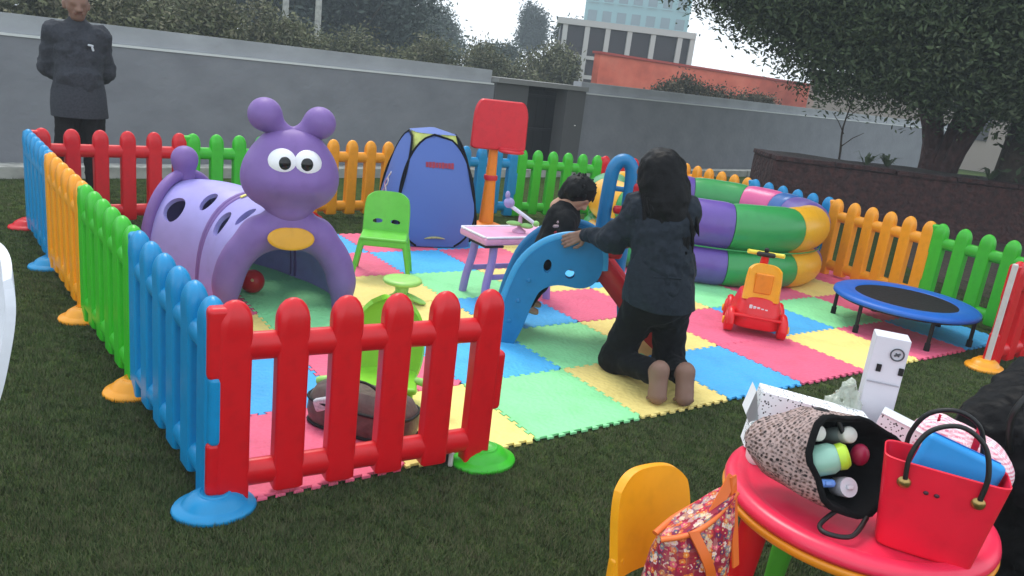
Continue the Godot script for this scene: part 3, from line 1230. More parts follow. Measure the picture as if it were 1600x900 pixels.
func make_green_chair() -> void:
	var t := thing("plastic_chair", "small apple green plastic chair with two handle slots, on the mat", "chair", Vector3(-0.90, 0.018, -5.17), 0.12)
	var g := plastic("apple_green", Color(0.42, 0.78, 0.26), 0.4)
	var m := MB.new()
	m.rbox(Vector3(0, 0.272, 0.02), Vector3(0.31, 0.022, 0.28), 0.011, 2)
	obj("seat", m, g, t)
	m = MB.new()
	m.rbox(Vector3(0, 0.245, 0.145), Vector3(0.31, 0.045, 0.02), 0.008, 1)
	m.rbox(Vector3(0.15, 0.245, 0.02), Vector3(0.016, 0.045, 0.25), 0.006, 1)
	m.rbox(Vector3(-0.15, 0.245, 0.02), Vector3(0.016, 0.045, 0.25), 0.006, 1)
	obj("apron", m, g, t)
	m = MB.new()
	chair_back(m, 0.31, 0.262, 0.545, -0.125, 0.045, 0.020, [[0.30, 0.28, 0.115, 0.055], [0.70, 0.28, 0.115, 0.055]])
	obj("backrest", m, g, t)
	for e in [[-1, 1], [1, 1], [-1, -1], [1, -1]]:
		m = MB.new()
		m.tube([Vector3(e[0] * 0.140, 0.262, 0.01 + e[1] * 0.125), Vector3(e[0] * 0.172, 0.10, 0.01 + e[1] * 0.145), Vector3(e[0] * 0.188, 0.0, 0.01 + e[1] * 0.155)], [0.020, 0.017, 0.014], 10)
		obj("leg", m, g, t)

func make_stool() -> void:
	var t := thing("leaf_stool", "low green round stool on three spread feet in front of the chair", "stool", Vector3(-0.67, 0.018, -4.60), 0.3)
	var g := plastic("pale_green", Color(0.62, 0.84, 0.42), 0.4)
	var m := MB.new()
	m.lathe([Vector2(0.0, 0.150), Vector2(0.095, 0.150), Vector2(0.116, 0.144), Vector2(0.122, 0.132), Vector2(0.112, 0.120), Vector2(0.07, 0.112), Vector2(0.0, 0.112)], 28)
	obj("seat", m, g, t)
	m = MB.new()
	m.lathe([Vector2(0.045, 0.115), Vector2(0.040, 0.06), Vector2(0.055, 0.02)], 16)
	obj("stem", m, g, t)
	for k in 3:
		var a := TAU * k / 3.0 + 0.5
		m = MB.new()
		var d := Vector3(cos(a), 0, sin(a))
		m.tube([d * 0.02 + Vector3(0, 0.05, 0), d * 0.08 + Vector3(0, 0.032, 0), d * 0.135 + Vector3(0, 0.016, 0), d * 0.16 + Vector3(0, 0.012, 0)], [0.030, 0.034, 0.028, 0.010], 10, true, 0.5)
		obj("foot", m, g, t)

func make_craft_table() -> void:
	var t := thing("craft_table", "pink topped toy table with lilac legs beside the blue slide", "toy table", Vector3(-0.045, 0.016, -5.03), 0.60)
	var pink := plastic("table_pink", Color(0.90, 0.62, 0.76), 0.42)
	var lil := plastic("table_lilac", Color(0.60, 0.52, 0.78), 0.42)
	var m := MB.new()
	m.rbox(Vector3(0, 0.405, 0), Vector3(0.60, 0.05, 0.34), 0.02, 3)
	var top := obj("table_top", m, pink, t)
	m = MB.new()
	for e in [[Vector3(0, 0.432, 0.162), Vector3(0.58, 0.014, 0.02)], [Vector3(0, 0.432, -0.162), Vector3(0.58, 0.014, 0.02)], [Vector3(0.292, 0.432, 0), Vector3(0.02, 0.014, 0.30)], [Vector3(-0.292, 0.432, 0), Vector3(0.02, 0.014, 0.30)]]:
		m.rbox(e[0], e[1], 0.006, 2)
	obj("tray_rim", m, plastic("table_white", Color(0.90, 0.88, 0.92), 0.4), top)
	m = MB.new()
	m.rbox(Vector3(-0.22, 0.372, 0.06), Vector3(0.14, 0.014, 0.20), 0.005, 1)
	obj("drawer_runner", m, plain("runner_dark", Color(0.09, 0.08, 0.08), 0.6), top)
	for e in [[-1, 1], [1, 1], [-1, -1], [1, -1]]:
		m = MB.new()
		m.tube(curve([Vector3(e[0] * 0.20, 0.385, e[1] * 0.115), Vector3(e[0] * 0.205, 0.27, e[1] * 0.12), Vector3(e[0] * 0.235, 0.12, e[1] * 0.13), Vector3(e[0] * 0.245, 0.0, e[1] * 0.14)], 4), 0.027, 10)
		obj("leg", m, lil, t)
	m = MB.new()
	m.rbox(Vector3(0, 0.165, 0.125), Vector3(0.44, 0.035, 0.022), 0.008, 2)
	m.rbox(Vector3(0, 0.165, -0.125), Vector3(0.44, 0.035, 0.022), 0.008, 2)
	obj("stretcher", m, lil, t)
	# swivel toy on the table
	t = thing("swivel_toy", "white and lilac toy with a bent arm standing on the pink table", "toy", Vector3(0.0, 0.447, -5.05), 0.0)
	m = MB.new()
	m.lathe([Vector2(0.045, 0.0), Vector2(0.045, 0.012), Vector2(0.016, 0.03), Vector2(0.012, 0.11)], 16, Basis.IDENTITY, Vector3.ZERO, 1, 1, true, true)
	obj("stand", m, plastic("toy_pink", Color(0.82, 0.60, 0.74), 0.4), t)
	m = MB.new()
	m.tube([Vector3(0.09, 0.075, 0.02), Vector3(0.02, 0.115, 0.01), Vector3(-0.07, 0.165, 0.0)], 0.013, 8)
	obj("arm", m, plastic("toy_white", Color(0.86, 0.84, 0.90), 0.4), t)
	m = MB.new()
	m.ell(Vector3(-0.085, 0.185, 0), Vector3(0.036, 0.034, 0.034))
	m.ell(Vector3(-0.10, 0.235, 0), Vector3(0.016, 0.026, 0.016))
	obj("figure", m, plastic("toy_lilac", Color(0.62, 0.56, 0.76), 0.4), t)
	m = MB.new()
	m.ell(Vector3(0.105, 0.072, 0.02), Vector3(0.022, 0.020, 0.022))
	m.ell(Vector3(-0.04, 0.06, 0.03), Vector3(0.05, 0.016, 0.03))
	m.ell(Vector3(0.045, 0.05, 0.02), Vector3(0.045, 0.018, 0.03))
	obj("leaf", m, plastic("toy_leaf", Color(0.55, 0.76, 0.42), 0.5), t)

# ------------------------------------------------------------------ slide
func make_slide() -> void:
	var t := thing("toddler_slide", "blue toddler slide with arched step side, red chute and tall blue loop", "slide", Vector3(0.0, 0.016, -4.10), 0.0)
	var bl := plastic("slide_blue", Color(0.05, 0.45, 0.66), 0.4)
	var lb := plastic("slide_lip_highlight", Color(0.22, 0.60, 0.80), 0.4)  # lighter blue paints a highlight along the near rim
	var rd := plastic("slide_red", Color(0.72, 0.06, 0.13), 0.4)
	var ctrl := [Vector2(-0.05, 0.0), Vector2(-0.049, 0.136), Vector2(-0.015, 0.307), Vector2(0.037, 0.458), Vector2(0.128, 0.565), Vector2(0.24, 0.622), Vector2(0.36, 0.632), Vector2(0.448, 0.585), Vector2(0.468, 0.47), Vector2(0.432, 0.392), Vector2(0.363, 0.360), Vector2(0.245, 0.364), Vector2(0.160, 0.326), Vector2(0.122, 0.245), Vector2(0.082, 0.097), Vector2(0.045, 0.0)]
	var outl := PackedVector2Array(curve(ctrl, 4))
	for k in 2:
		var z := 0.0 if k == 0 else -0.38
		var cs := CSGCombiner3D.new()
		cs.name = "side_panel" if k == 0 else "side_panel_far"
		var pg := CSGPolygon3D.new()
		pg.polygon = outl
		pg.depth = 0.05
		pg.position = Vector3(0, 0, z + 0.025)
		cs.add_child(pg)
		for e in [[0.175, 0.462, 0.022, 0.42], [0.30, 0.432, 0.026, 0.0]]:
			var cy := CSGCylinder3D.new()
			cy.radius = e[2]
			cy.height = 0.2
			cy.sides = 20
			cy.operation = CSGShape3D.OPERATION_SUBTRACTION
			cy.rotation = Vector3(PI / 2, 0, 0)
			cy.scale = Vector3(1.0, 1.0, 1.7 if e[3] > 0 else 1.0)
			cy.position = Vector3(e[0], e[1], z)
			cs.add_child(cy)
		cs.material_override = bl
		t.add_child(cs, true)
		cs.name = "side_panel"
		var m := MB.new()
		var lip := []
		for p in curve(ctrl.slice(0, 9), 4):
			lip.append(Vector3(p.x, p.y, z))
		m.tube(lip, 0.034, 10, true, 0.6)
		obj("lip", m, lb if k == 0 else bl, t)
		m = MB.new()
		for p in [[-0.005, 0.13], [0.03, 0.25], [0.075, 0.37]]:
			m.ell(Vector3(p[0] + 0.01, p[1], z + 0.026), Vector3(0.013, 0.013, 0.006), 10, 6)
		obj("stud", m, bl, t)
	for e in [[0.015, 0.13], [0.055, 0.27], [0.12, 0.40]]:
		var m := MB.new()
		m.rbox(Vector3(e[0], e[1], -0.19), Vector3(0.10, 0.03, 0.34), 0.012, 2)
		obj("step", m, rd, t)
	var m := MB.new()
	m.rbox(Vector3(0.33, 0.455, -0.19), Vector3(0.22, 0.03, 0.34), 0.012, 2)
	obj("platform", m, rd, t)
	# chute: channel swept down to the mat
	var cp := curve([Vector2(0.40, 0.475), Vector2(0.47, 0.43), Vector2(0.62, 0.275), Vector2(0.76, 0.130), Vector2(0.86, 0.060), Vector2(0.97, 0.045)], 5)
	m = MB.new()
	var rings := []
	for i in cp.size():
		var d: Vector2 = (cp[min(i + 1, cp.size() - 1)] - cp[max(i - 1, 0)]).normalized()
		var up := Vector2(-d.y, d.x)
		var hgt := 0.085 if i < cp.size() - 4 else 0.06
		var ring := []
		for e in [[-0.022, 0.0], [hgt, 0.0], [hgt + 0.008, 0.014], [hgt, 0.028], [0.012, 0.034], [0.0, 0.05], [0.0, 0.33], [0.012, 0.346], [hgt, 0.352], [hgt + 0.008, 0.366], [hgt, 0.38], [-0.022, 0.38]]:
			var q: Vector2 = cp[i] + up * e[0]
			ring.append(Vector3(q.x, q.y, 0.0 - e[1]))
		rings.append(ring)
	m.loft(rings)
	obj("chute", m, rd, t)
	m = MB.new()
	m.tube([Vector3(0.62, 0.255, -0.19), Vector3(0.66, 0.0, -0.19)], 0.02, 8)
	obj("prop", m, bl, t)
	# tall loop with a red ring on the far side
	m = MB.new()
	m.tube(curve([Vector3(0.475, 0.30, -0.42), Vector3(0.480, 0.62, -0.42), Vector3(0.488, 0.92, -0.42), Vector3(0.510, 1.00, -0.42), Vector3(0.550, 1.025, -0.42), Vector3(0.590, 1.00, -0.42), Vector3(0.608, 0.92, -0.42), Vector3(0.612, 0.62, -0.42), Vector3(0.612, 0.30, -0.42)], 4), 0.040, 12)
	obj("loop", m, bl, t)
	m = MB.new()
	m.rbox(Vector3(0.545, 0.66, -0.425), Vector3(0.10, 0.05, 0.03), 0.012, 2)
	m.rbox(Vector3(0.548, 0.86, -0.425), Vector3(0.10, 0.03, 0.03), 0.012, 2)
	obj("crossbar", m, bl, t)
	m = MB.new()
	m.rbox(Vector3(0.645, 0.86, -0.40), Vector3(0.06, 0.10, 0.05), 0.02, 2)
	m.rbox(Vector3(0.56, 0.745, -0.385), Vector3(0.075, 0.05, 0.05), 0.02, 2)
	obj("red_clip", m, rd, t)
	m = MB.new()
	m.rbox(Vector3(0.520, 0.565, -0.02), Vector3(0.095, 0.055, 0.06), 0.024, 3)
	obj("grip", m, rd, t)

# ------------------------------------------------------------------ inflatable pool
func make_pool() -> void:
	var t := thing("inflatable_pool", "big round inflatable ball pool of purple, green and yellow panels", "inflatable pool", Vector3(1.60, 0.01, -6.87), 0.0)
	var cols := {"g": Color(0.20, 0.58, 0.30), "y": Color(0.90, 0.66, 0.14), "p": Color(0.40, 0.30, 0.62), "k": Color(0.86, 0.36, 0.58), "b": Color(0.20, 0.40, 0.66)}
	var order := ["g", "y", "p", "b", "k", "g", "p", "y", "g", "y", "g", "p"]
	var a_top := 88.0
	var spans := [36.0, 32.0, 36.0, 14.0, 24.0, 34.0, 26.0, 36.0, 36.0, 30.0, 30.0, 26.0]
	var a0 := a_top
	for s in order.size():
		var a1: float = a0 - spans[s]
		for lay in 2:
			var R := 0.80 if lay == 0 else 0.785
			var rr := 0.160 if lay == 0 else 0.175
			var cy := 0.158 if lay == 0 else 0.478
			var m := MB.new()
			var rings := []
			var n := 10
			for i in n + 1:
				var f := float(i) / n
				var a := deg_to_rad(lerpf(a0 - 0.15, a1 + 0.15, f))
				var pin := 1.0 - 0.055 * pow(absf(f * 2.0 - 1.0), 6)
				var ring := []
				for j in 22:
					var b := TAU * j / 22
					var rad := R + cos(b) * rr * pin
					ring.append(Vector3(cos(a) * (rad + 0.10), cy + sin(b) * rr * pin * (1.0 if lay == 0 else 1.06), sin(a) * rad))
				rings.append(ring)
			m.loft(rings)
			obj("tube_panel", m, vinyl(order[s], cols[order[s]]), t)
		a0 = a1
	# welded seam lines: thin piping where the tubes meet
	var m := MB.new()
	var seam := []
	for i in 61:
		var a := TAU * i / 60
		seam.append(Vector3(cos(a) * 1.005, 0.312, sin(a) * 0.905))
	m.tube(seam, 0.006, 6, false)
	obj("seam", m, vinyl("g", cols["g"]), t)
	m = MB.new()
	m.lathe([Vector2(0.0, 0.07), Vector2(0.3, 0.075), Vector2(0.60, 0.07), Vector2(0.74, 0.05)], 48)
	obj("floor_sheet", m, vinyl("b", cols["b"]), t)

func vinyl(k: String, c: Color) -> StandardMaterial3D:
	var m := plastic("vinyl_" + k, c, 0.33, 0.5)
	return m

# ------------------------------------------------------------------ ride-on car
func make_car() -> void:
	var t := thing("ride_on_car", "red toddler ride-on car with orange backrest and yellow handlebar", "ride-on toy", Vector3(1.60, 0.018, -4.93), -0.22)
	var red := plastic("car_red", Color(0.86, 0.07, 0.10), 0.35)
	var org := plastic("car_orange", Color(0.97, 0.67, 0.08), 0.38)
	var blk := plain("car_black", Color(0.04, 0.035, 0.035), 0.5)
	var m := MB.new()
	var rings := []
	for e in [[0.045, 0.150, 0.20], [0.06, 0.165, 0.225], [0.12, 0.160, 0.225], [0.15, 0.150, 0.215], [0.20, 0.135, 0.19], [0.235, 0.125, 0.17], [0.245, 0.11, 0.15]]:
		rings.append(ring_se(e[0], e[1], e[2], 28, 3.6, -0.03))
	m.loft(rings)
	var body := obj("body", m, red, t)
	m = MB.new()
	m.rbox(Vector3(0, 0.128, 0.188), Vector3(0.31, 0.020, 0.03), 0.009, 2)
	obj("bumper", m, red, body)
	m = MB.new()   # blurred white lettering on the tail
	for i in 5:
		m.rbox(Vector3(-0.052 + i * 0.024, 0.188 - 0.004 * i, 0.165), Vector3(0.020, 0.026 - 0.004 * (i % 2), 0.008), 0.003, 1)
	obj("lettering", m, plain("car_white", Color(0.86, 0.84, 0.84), 0.5), body)
	for e in [[-1, 0.13], [1, 0.13], [-1, -0.17], [1, -0.17]]:
		m = MB.new()
		var b := Basis(Vector3(0, 0, 1), PI / 2)
		m.lathe([Vector2(0.0, -0.03), Vector2(0.045, -0.03), Vector2(0.064, -0.024), Vector2(0.066, 0.0), Vector2(0.064, 0.024), Vector2(0.045, 0.03), Vector2(0.0, 0.03)], 22, b, Vector3(e[0] * 0.165, 0.066, e[1]))
		var w := obj("wheel", m, red, t)
		m = MB.new()
		m.lathe([Vector2(0.0, 0.0), Vector2(0.028, 0.0), Vector2(0.022, 0.012), Vector2(0.0, 0.014)], 16, Basis(Vector3(0, 0, 1), -PI / 2 * e[0]), Vector3(e[0] * 0.195, 0.066, e[1]))
		obj("hubcap", m, org, w)
		m = MB.new()
		var fr := []
		for i in 9:
			var a := PI * i / 8.0
			fr.append(Vector3(e[0] * 0.160, 0.066 + sin(a) * 0.075, e[1] + cos(a) * 0.078))
		m.tube(fr, 0.024, 8, true)
		obj("mudguard", m, red, t)
	m = MB.new()
	chair_back(m, 0.215, 0.225, 0.455, 0.105, 0.03, 0.035)
	var back := obj("backrest", m, org, t)
	m = MB.new()
	m.rbox(Vector3(0, 0.335, 0.118), Vector3(0.11, 0.13, 0.02), 0.009, 2)
	obj("back_pad", m, plastic("car_orange_deep", Color(0.93, 0.55, 0.07), 0.45), back)
	m = MB.new()
	m.rbox(Vector3(0, 0.25, -0.02), Vector3(0.19, 0.03, 0.22), 0.014, 2)
	obj("seat", m, org, t)
	m = MB.new()
	m.tube([Vector3(0, 0.20, -0.20), Vector3(0, 0.47, -0.13)], [0.035, 0.026], 10)
	obj("steering_column", m, red, t)
	m = MB.new()
	m.tube([Vector3(-0.115, 0.487, -0.11), Vector3(-0.07, 0.483, -0.13), Vector3(0.07, 0.483, -0.13), Vector3(0.115, 0.487, -0.11)], 0.015, 10)
	var hb := obj("handlebar", m, plastic("car_yellow", Color(0.93, 0.86, 0.28), 0.4), t)
	m = MB.new()
	m.rbox(Vector3(0, 0.480, -0.115), Vector3(0.12, 0.030, 0.05), 0.012, 2)
	m.rbox(Vector3(0.0, 0.508, -0.125), Vector3(0.03, 0.03, 0.03), 0.01, 2)
	obj("dashboard", m, blk, hb)

# ------------------------------------------------------------------ trampoline
func make_trampoline() -> void:
	var t := thing("mini_trampoline", "low round trampoline with blue padded rim and black bouncing sheet", "trampoline", Vector3(2.755, 0.016, -5.36), 0.0)
	var m := MB.new()
	m.lathe([Vector2(0.335, 0.232), Vector2(0.345, 0.240), Vector2(0.40, 0.244), Vector2(0.455, 0.238), Vector2(0.476, 0.225), Vector2(0.478, 0.205), Vector2(0.462, 0.200), Vector2(0.44, 0.212)], 56)
	obj("rim_pad", m, plastic("pad_blue", Color(0.08, 0.38, 0.74), 0.45), t)
	m = MB.new()
	m.lathe([Vector2(0.0, 0.222), Vector2(0.2, 0.224), Vector2(0.345, 0.232)], 48)
	obj("jump_sheet", m, cloth("tramp_black", Color(0.12, 0.115, 0.12), 0.7, 3.0), t)
	m = MB.new()
	var ring := []
	for i in 49:
		var a := TAU * i / 48
		ring.append(Vector3(cos(a) * 0.447, 0.20, sin(a) * 0.447))
	m.tube(ring, 0.013, 8, false)
	obj("frame", m, plain("tramp_steel", Color(0.09, 0.09, 0.10), 0.45, 0.4), t)
	for k in 6:
		var a := TAU * k / 6.0 + 0.55
		m = MB.new()
		m.tube([Vector3(cos(a) * 0.445, 0.205, sin(a) * 0.445), Vector3(cos(a) * 0.445, 0.03, sin(a) * 0.445)], 0.013, 10)
		var lg := obj("leg", m, plain("tramp_steel", Color(0.09, 0.09, 0.10), 0.45, 0.4), t)
		m = MB.new()
		m.lathe([Vector2(0.0, 0.0), Vector2(0.019, 0.0), Vector2(0.018, 0.05), Vector2(0.013, 0.055)], 12, Basis.IDENTITY, Vector3(cos(a) * 0.445, 0, sin(a) * 0.445))
		obj("rubber_foot", m, plain("rubber", Color(0.03, 0.03, 0.03), 0.9), lg)

# ------------------------------------------------------------------ lime rocker and the basket behind the red fence panel
func make_rocker_and_basket() -> void:
	var t := thing("lime_rocker", "lime green plastic rocking seat behind the front red fence panel", "rocker", Vector3(-0.50, 0.016, -3.16), 0.15)
	var g := plastic("lime", LIME, 0.4)
	var m := MB.new()
	m.slab(func(u: float, v: float) -> Vector3:
		var x := (u - 0.5) * 2.0
		var w := 0.155 * sqrt(maxf(1.0 - pow(absf((v - 0.42) / 0.60), 2.4), 0.02))
		return Vector3(x * w, 0.08 + 0.36 * v, -0.05 - 0.06 * v + 0.035 * x * x), 18, 18, 0.022)
	obj("backrest", m, g, t)
	m = MB.new()
	m.rbox(Vector3(0, 0.115, 0.06), Vector3(0.27, 0.03, 0.24), 0.014, 2)
	obj("seat", m, g, t)
	for s in [-1, 1]:
		m = MB.new()
		m.tube(curve([Vector3(s * 0.11, 0.05, -0.20), Vector3(s * 0.11, 0.012, -0.06), Vector3(s * 0.11, 0.012, 0.10), Vector3(s * 0.11, 0.05, 0.22)], 5), 0.014, 8)
		m.tube([Vector3(s * 0.11, 0.014, 0.05), Vector3(s * 0.11, 0.11, 0.05)], 0.014, 8)
		obj("runner", m, g, t)
		m = MB.new()
		m.tube(curve([Vector3(s * 0.13, 0.13, 0.08), Vector3(s * 0.20, 0.13, 0.12), Vector3(s * 0.28, 0.12, 0.12)], 4), [0.016, 0.017, 0.018, 0.019, 0.020, 0.021, 0.021, 0.020, 0.014], 8)
		obj("handle", m, plastic("pale_green", Color(0.62, 0.84, 0.42), 0.4), t)
	t = thing("mesh_basket", "brown sheer zip bag with dark piping lying behind the front red panel", "bag", Vector3(-0.53, 0.016, -2.86), -0.28)
	var br := cloth("bag_brown", Color(0.46, 0.39, 0.37), 0.35, 3.0)
	m = MB.new()
	var rings := []
	for e in [[0.0, 0.20, 0.085], [0.012, 0.222, 0.10], [0.06, 0.232, 0.108], [0.11, 0.226, 0.102], [0.155, 0.20, 0.082], [0.172, 0.15, 0.05]]:
		rings.append(ring_se(e[0], e[1], e[2], 36, 3.2))
	m.loft(rings)
	obj("shell", m, br, t)
	for e in [[0.012, 0.226, 0.104], [0.112, 0.229, 0.105]]:
		m = MB.new()
		var rg := ring_se(e[0], e[1], e[2], 36, 3.2)
		rg.append(rg[0])
		m.tube(rg, 0.006, 6, false)
		obj("piping", m, plain("bag_piping", Color(0.03, 0.025, 0.03), 0.7), t)
	m = MB.new()
	m.tube(curve([Vector3(-0.10, 0.15, 0.06), Vector3(-0.07, 0.205, 0.05), Vector3(0.02, 0.215, 0.04), Vector3(0.09, 0.19, 0.05), Vector3(0.11, 0.15, 0.06)], 4), 0.006, 6)
	obj("handle", m, plain("bag_piping", Color(0.03, 0.025, 0.03), 0.7), t)
	m = MB.new()
	m.rbox(Vector3(-0.135, 0.105, 0.088), Vector3(0.07, 0.055, 0.03), 0.012, 2, Basis(Vector3(0, 0, 1), 0.4))
	obj("white_patch", m, cloth("bag_white", Color(0.86, 0.86, 0.88)), t)

func make_small_toys() -> void:
	var t := thing("toy_stand", "small white toy stand with black feet by the green fence foot", "toy", Vector3(-0.21, 0.004, -2.70), -0.35)
	var m := MB.new()
	m.rbox(Vector3(0, 0.062, 0), Vector3(0.17, 0.014, 0.07), 0.006, 2)
	m.rbox(Vector3(0.07, 0.03, 0.02), Vector3(0.018, 0.06, 0.018), 0.005, 1)
	m.rbox(Vector3(-0.07, 0.03, 0.02), Vector3(0.018, 0.06, 0.018), 0.005, 1)
	obj("frame", m, plastic("offwhite_plastic", Color(0.80, 0.78, 0.76), 0.5), t)
	m = MB.new()
	m.rbox(Vector3(0, 0.028, -0.01), Vector3(0.11, 0.05, 0.05), 0.01, 2)
	obj("box", m, plain("toy_black", Color(0.04, 0.04, 0.045), 0.6), t)
	t = thing("red_ball", "red ball lying inside the mouth of the purple tunnel", "ball", Vector3(-1.53, 0.086, -4.42))
	m = MB.new()
	m.ell(Vector3.ZERO, Vector3(0.07, 0.07, 0.07), 24, 16)
	obj("shell", m, plastic("ball_red", Color(0.72, 0.05, 0.10), 0.4), t)
	m = MB.new()
	m.ell(Vector3(0.02, 0.025, 0.062), Vector3(0.010, 0.010, 0.007), 10, 6)
	obj("valve", m, plain("valve_pale", Color(0.8, 0.72, 0.5), 0.5), t)
	t = thing("toy_cup", "little red toy cup on the yellow tile beside the tunnel's mouth", "toy", Vector3(-0.93, 0.018, -4.23), 0.0)
	m = MB.new()
	m.lathe([Vector2(0.0, 0.0), Vector2(0.026, 0.0), Vector2(0.034, 0.06), Vector2(0.036, 0.062), Vector2(0.031, 0.06), Vector2(0.024, 0.006), Vector2(0.0, 0.006)], 18)
	obj("cup_body", m, plastic("hoop_red", RED, 0.4), t)
	m = MB.new()
	m.tube(curve([Vector3(0.033, 0.05, 0), Vector3(0.058, 0.045, 0), Vector3(0.056, 0.022, 0), Vector3(0.029, 0.016, 0)], 4), 0.005, 6)
	obj("handle", m, plastic("hoop_red", RED, 0.4), t)

# ------------------------------------------------------------------ trees, hedge, buildings beyond
func leaf_mat(name_: String) -> StandardMaterial3D:
	if mats.has(name_):
		return mats[name_]
	var m := StandardMaterial3D.new()
	m.vertex_color_use_as_albedo = true
	m.roughness = 0.7
	m.metallic_specular = 0.3
	m.backlight_enabled = true
	m.backlight = Color(0.16, 0.2, 0.08)
	mats[name_] = m
	return m

func clump_mesh(leaves: int, spread: float, size: float, seed_no: int) -> ArrayMesh:
	var r := RandomNumberGenerator.new()
	r.seed = seed_no
	var m := MB.new()
	for i in leaves:
		var c := Vector3(r.randfn(), r.randfn() * 0.8, r.randfn()) * spread * 0.5
		var b := Basis.from_euler(Vector3(r.randf() * TAU, r.randf() * TAU, r.randf() * TAU))
		var l := size * r.randf_range(0.7, 1.25)
		var w := l * r.randf_range(0.32, 0.5)
		m.flat([c, c + b * Vector3(w * 0.5, 0.02 * l, l * 0.45), c + b * Vector3(0, 0, l), c + b * Vector3(-w * 0.5, 0.02 * l, l * 0.45)])
	return m.mesh()

func crown(t: Node3D, mesh: Mesh, blobs: Array, count: int, cols: Array, mat: Material, r: RandomNumberGenerator, smin := 0.8, smax := 1.3) -> void:
	# blobs: [centre, radii]; instances are drawn towards the skins of the blobs
	var mm := MultiMesh.new()
	mm.transform_format = MultiMesh.TRANSFORM_3D
	mm.use_colors = true
	mm.mesh = mesh
	mm.instance_count = count
	var wsum := 0.0
	for b in blobs:
		wsum += b[1].x * b[1].y
	var k := 0
	for bi in blobs.size():
		var b = blobs[bi]
		var n := int(count * b[1].x * b[1].y / wsum) if bi < blobs.size() - 1 else count - k
		for i in n:
			if k >= count:
				break
			var d := Vector3(r.randfn(), r.randfn(), r.randfn()).normalized()
			var q: float = pow(r.randf(), 0.45)
			var p: Vector3 = b[0] + d * q * b[1]
			var s := r.randf_range(smin, smax)
			mm.set_instance_transform(k, Transform3D(Basis.from_euler(Vector3(r.randf() * TAU, r.randf() * TAU, r.randf() * TAU)).scaled(Vector3(s, s, s)), p))
			var c: Color = cols[r.randi() % cols.size()]
			var f := r.randf_range(0.75, 1.25)
			mm.set_instance_color(k, Color(c.r * f, c.g * f, c.b * f))
			k += 1
	var o := MultiMeshInstance3D.new()
	o.name = "crown"
	o.multimesh = mm
	o.material_override = mat
	o.set_meta("kind", "stuff")
	t.add_child(o, true)

func bark(name_: String, a: Color, b: Color) -> StandardMaterial3D:
	if mats.has(name_):
		return mats[name_]
	var m := StandardMaterial3D.new()
	m.albedo_texture = noise_tex(0.03, [[0.0, a], [1.0, b]], 256, 61, FastNoiseLite.TYPE_SIMPLEX_SMOOTH, 5)
	m.uv1_triplanar = true
	m.uv1_scale = Vector3(1.5, 0.5, 1.5)
	m.roughness = 0.95
	m.normal_enabled = true
	m.normal_texture = bump_tex(0.05, 8.0, 256, 63, 4)
	mats[name_] = m
	return m

func simple_tree(called: String, label: String, pos: Vector3, h: float, rad: Vector3, count: int, cols: Array, leaf: float, group: String, seed_no: int, low := 0.25) -> void:
	var r := RandomNumberGenerator.new()
	r.seed = seed_no
	var bush := called.contains("shrub")
	var t := thing(called, label, "shrub" if bush else "tree", pos, 0.0, group)
	var m := MB.new()
	var tr := clampf(h * 0.03, 0.03, 0.3)
	m.tube([Vector3(0, -0.05, 0), Vector3(0.02 * h, h * 0.3, 0), Vector3(-0.02 * h, h * 0.75, 0.01 * h)], [tr, tr * 0.75, tr * 0.3], 8)
	for k in 5:
		var a := r.randf() * TAU
		var y := h * r.randf_range(0.25, 0.55)
		var d := Vector3(cos(a), 0, sin(a))
		m.tube([Vector3(0.01 * h, y, 0), d * rad.x * 0.35 + Vector3(0, y + h * 0.1, 0), d * rad.x * 0.75 + Vector3(0, y + h * 0.22, 0)], [tr * 0.5, tr * 0.35, tr * 0.12], 6)
	obj("stems" if bush else "trunk", m, bark("bark_grey", Color(0.20, 0.18, 0.16), Color(0.36, 0.33, 0.29)), t)
	var blobs := []
	for k in 11:
		var d := Vector3(r.randfn(), r.randfn(), r.randfn()).normalized() * pow(r.randf(), 0.5)
		var c := Vector3(d.x * rad.x * 0.68, h - rad.y + d.y * rad.y * 0.68, d.z * rad.z * 0.68)
		c.y = maxf(c.y, h * low)
		blobs.append([c, rad * r.randf_range(0.32, 0.52)])
	crown(t, clump_mesh(14, leaf * 2.2, leaf, seed_no + 7), blobs, count, cols, leaf_mat("leaf"), r)

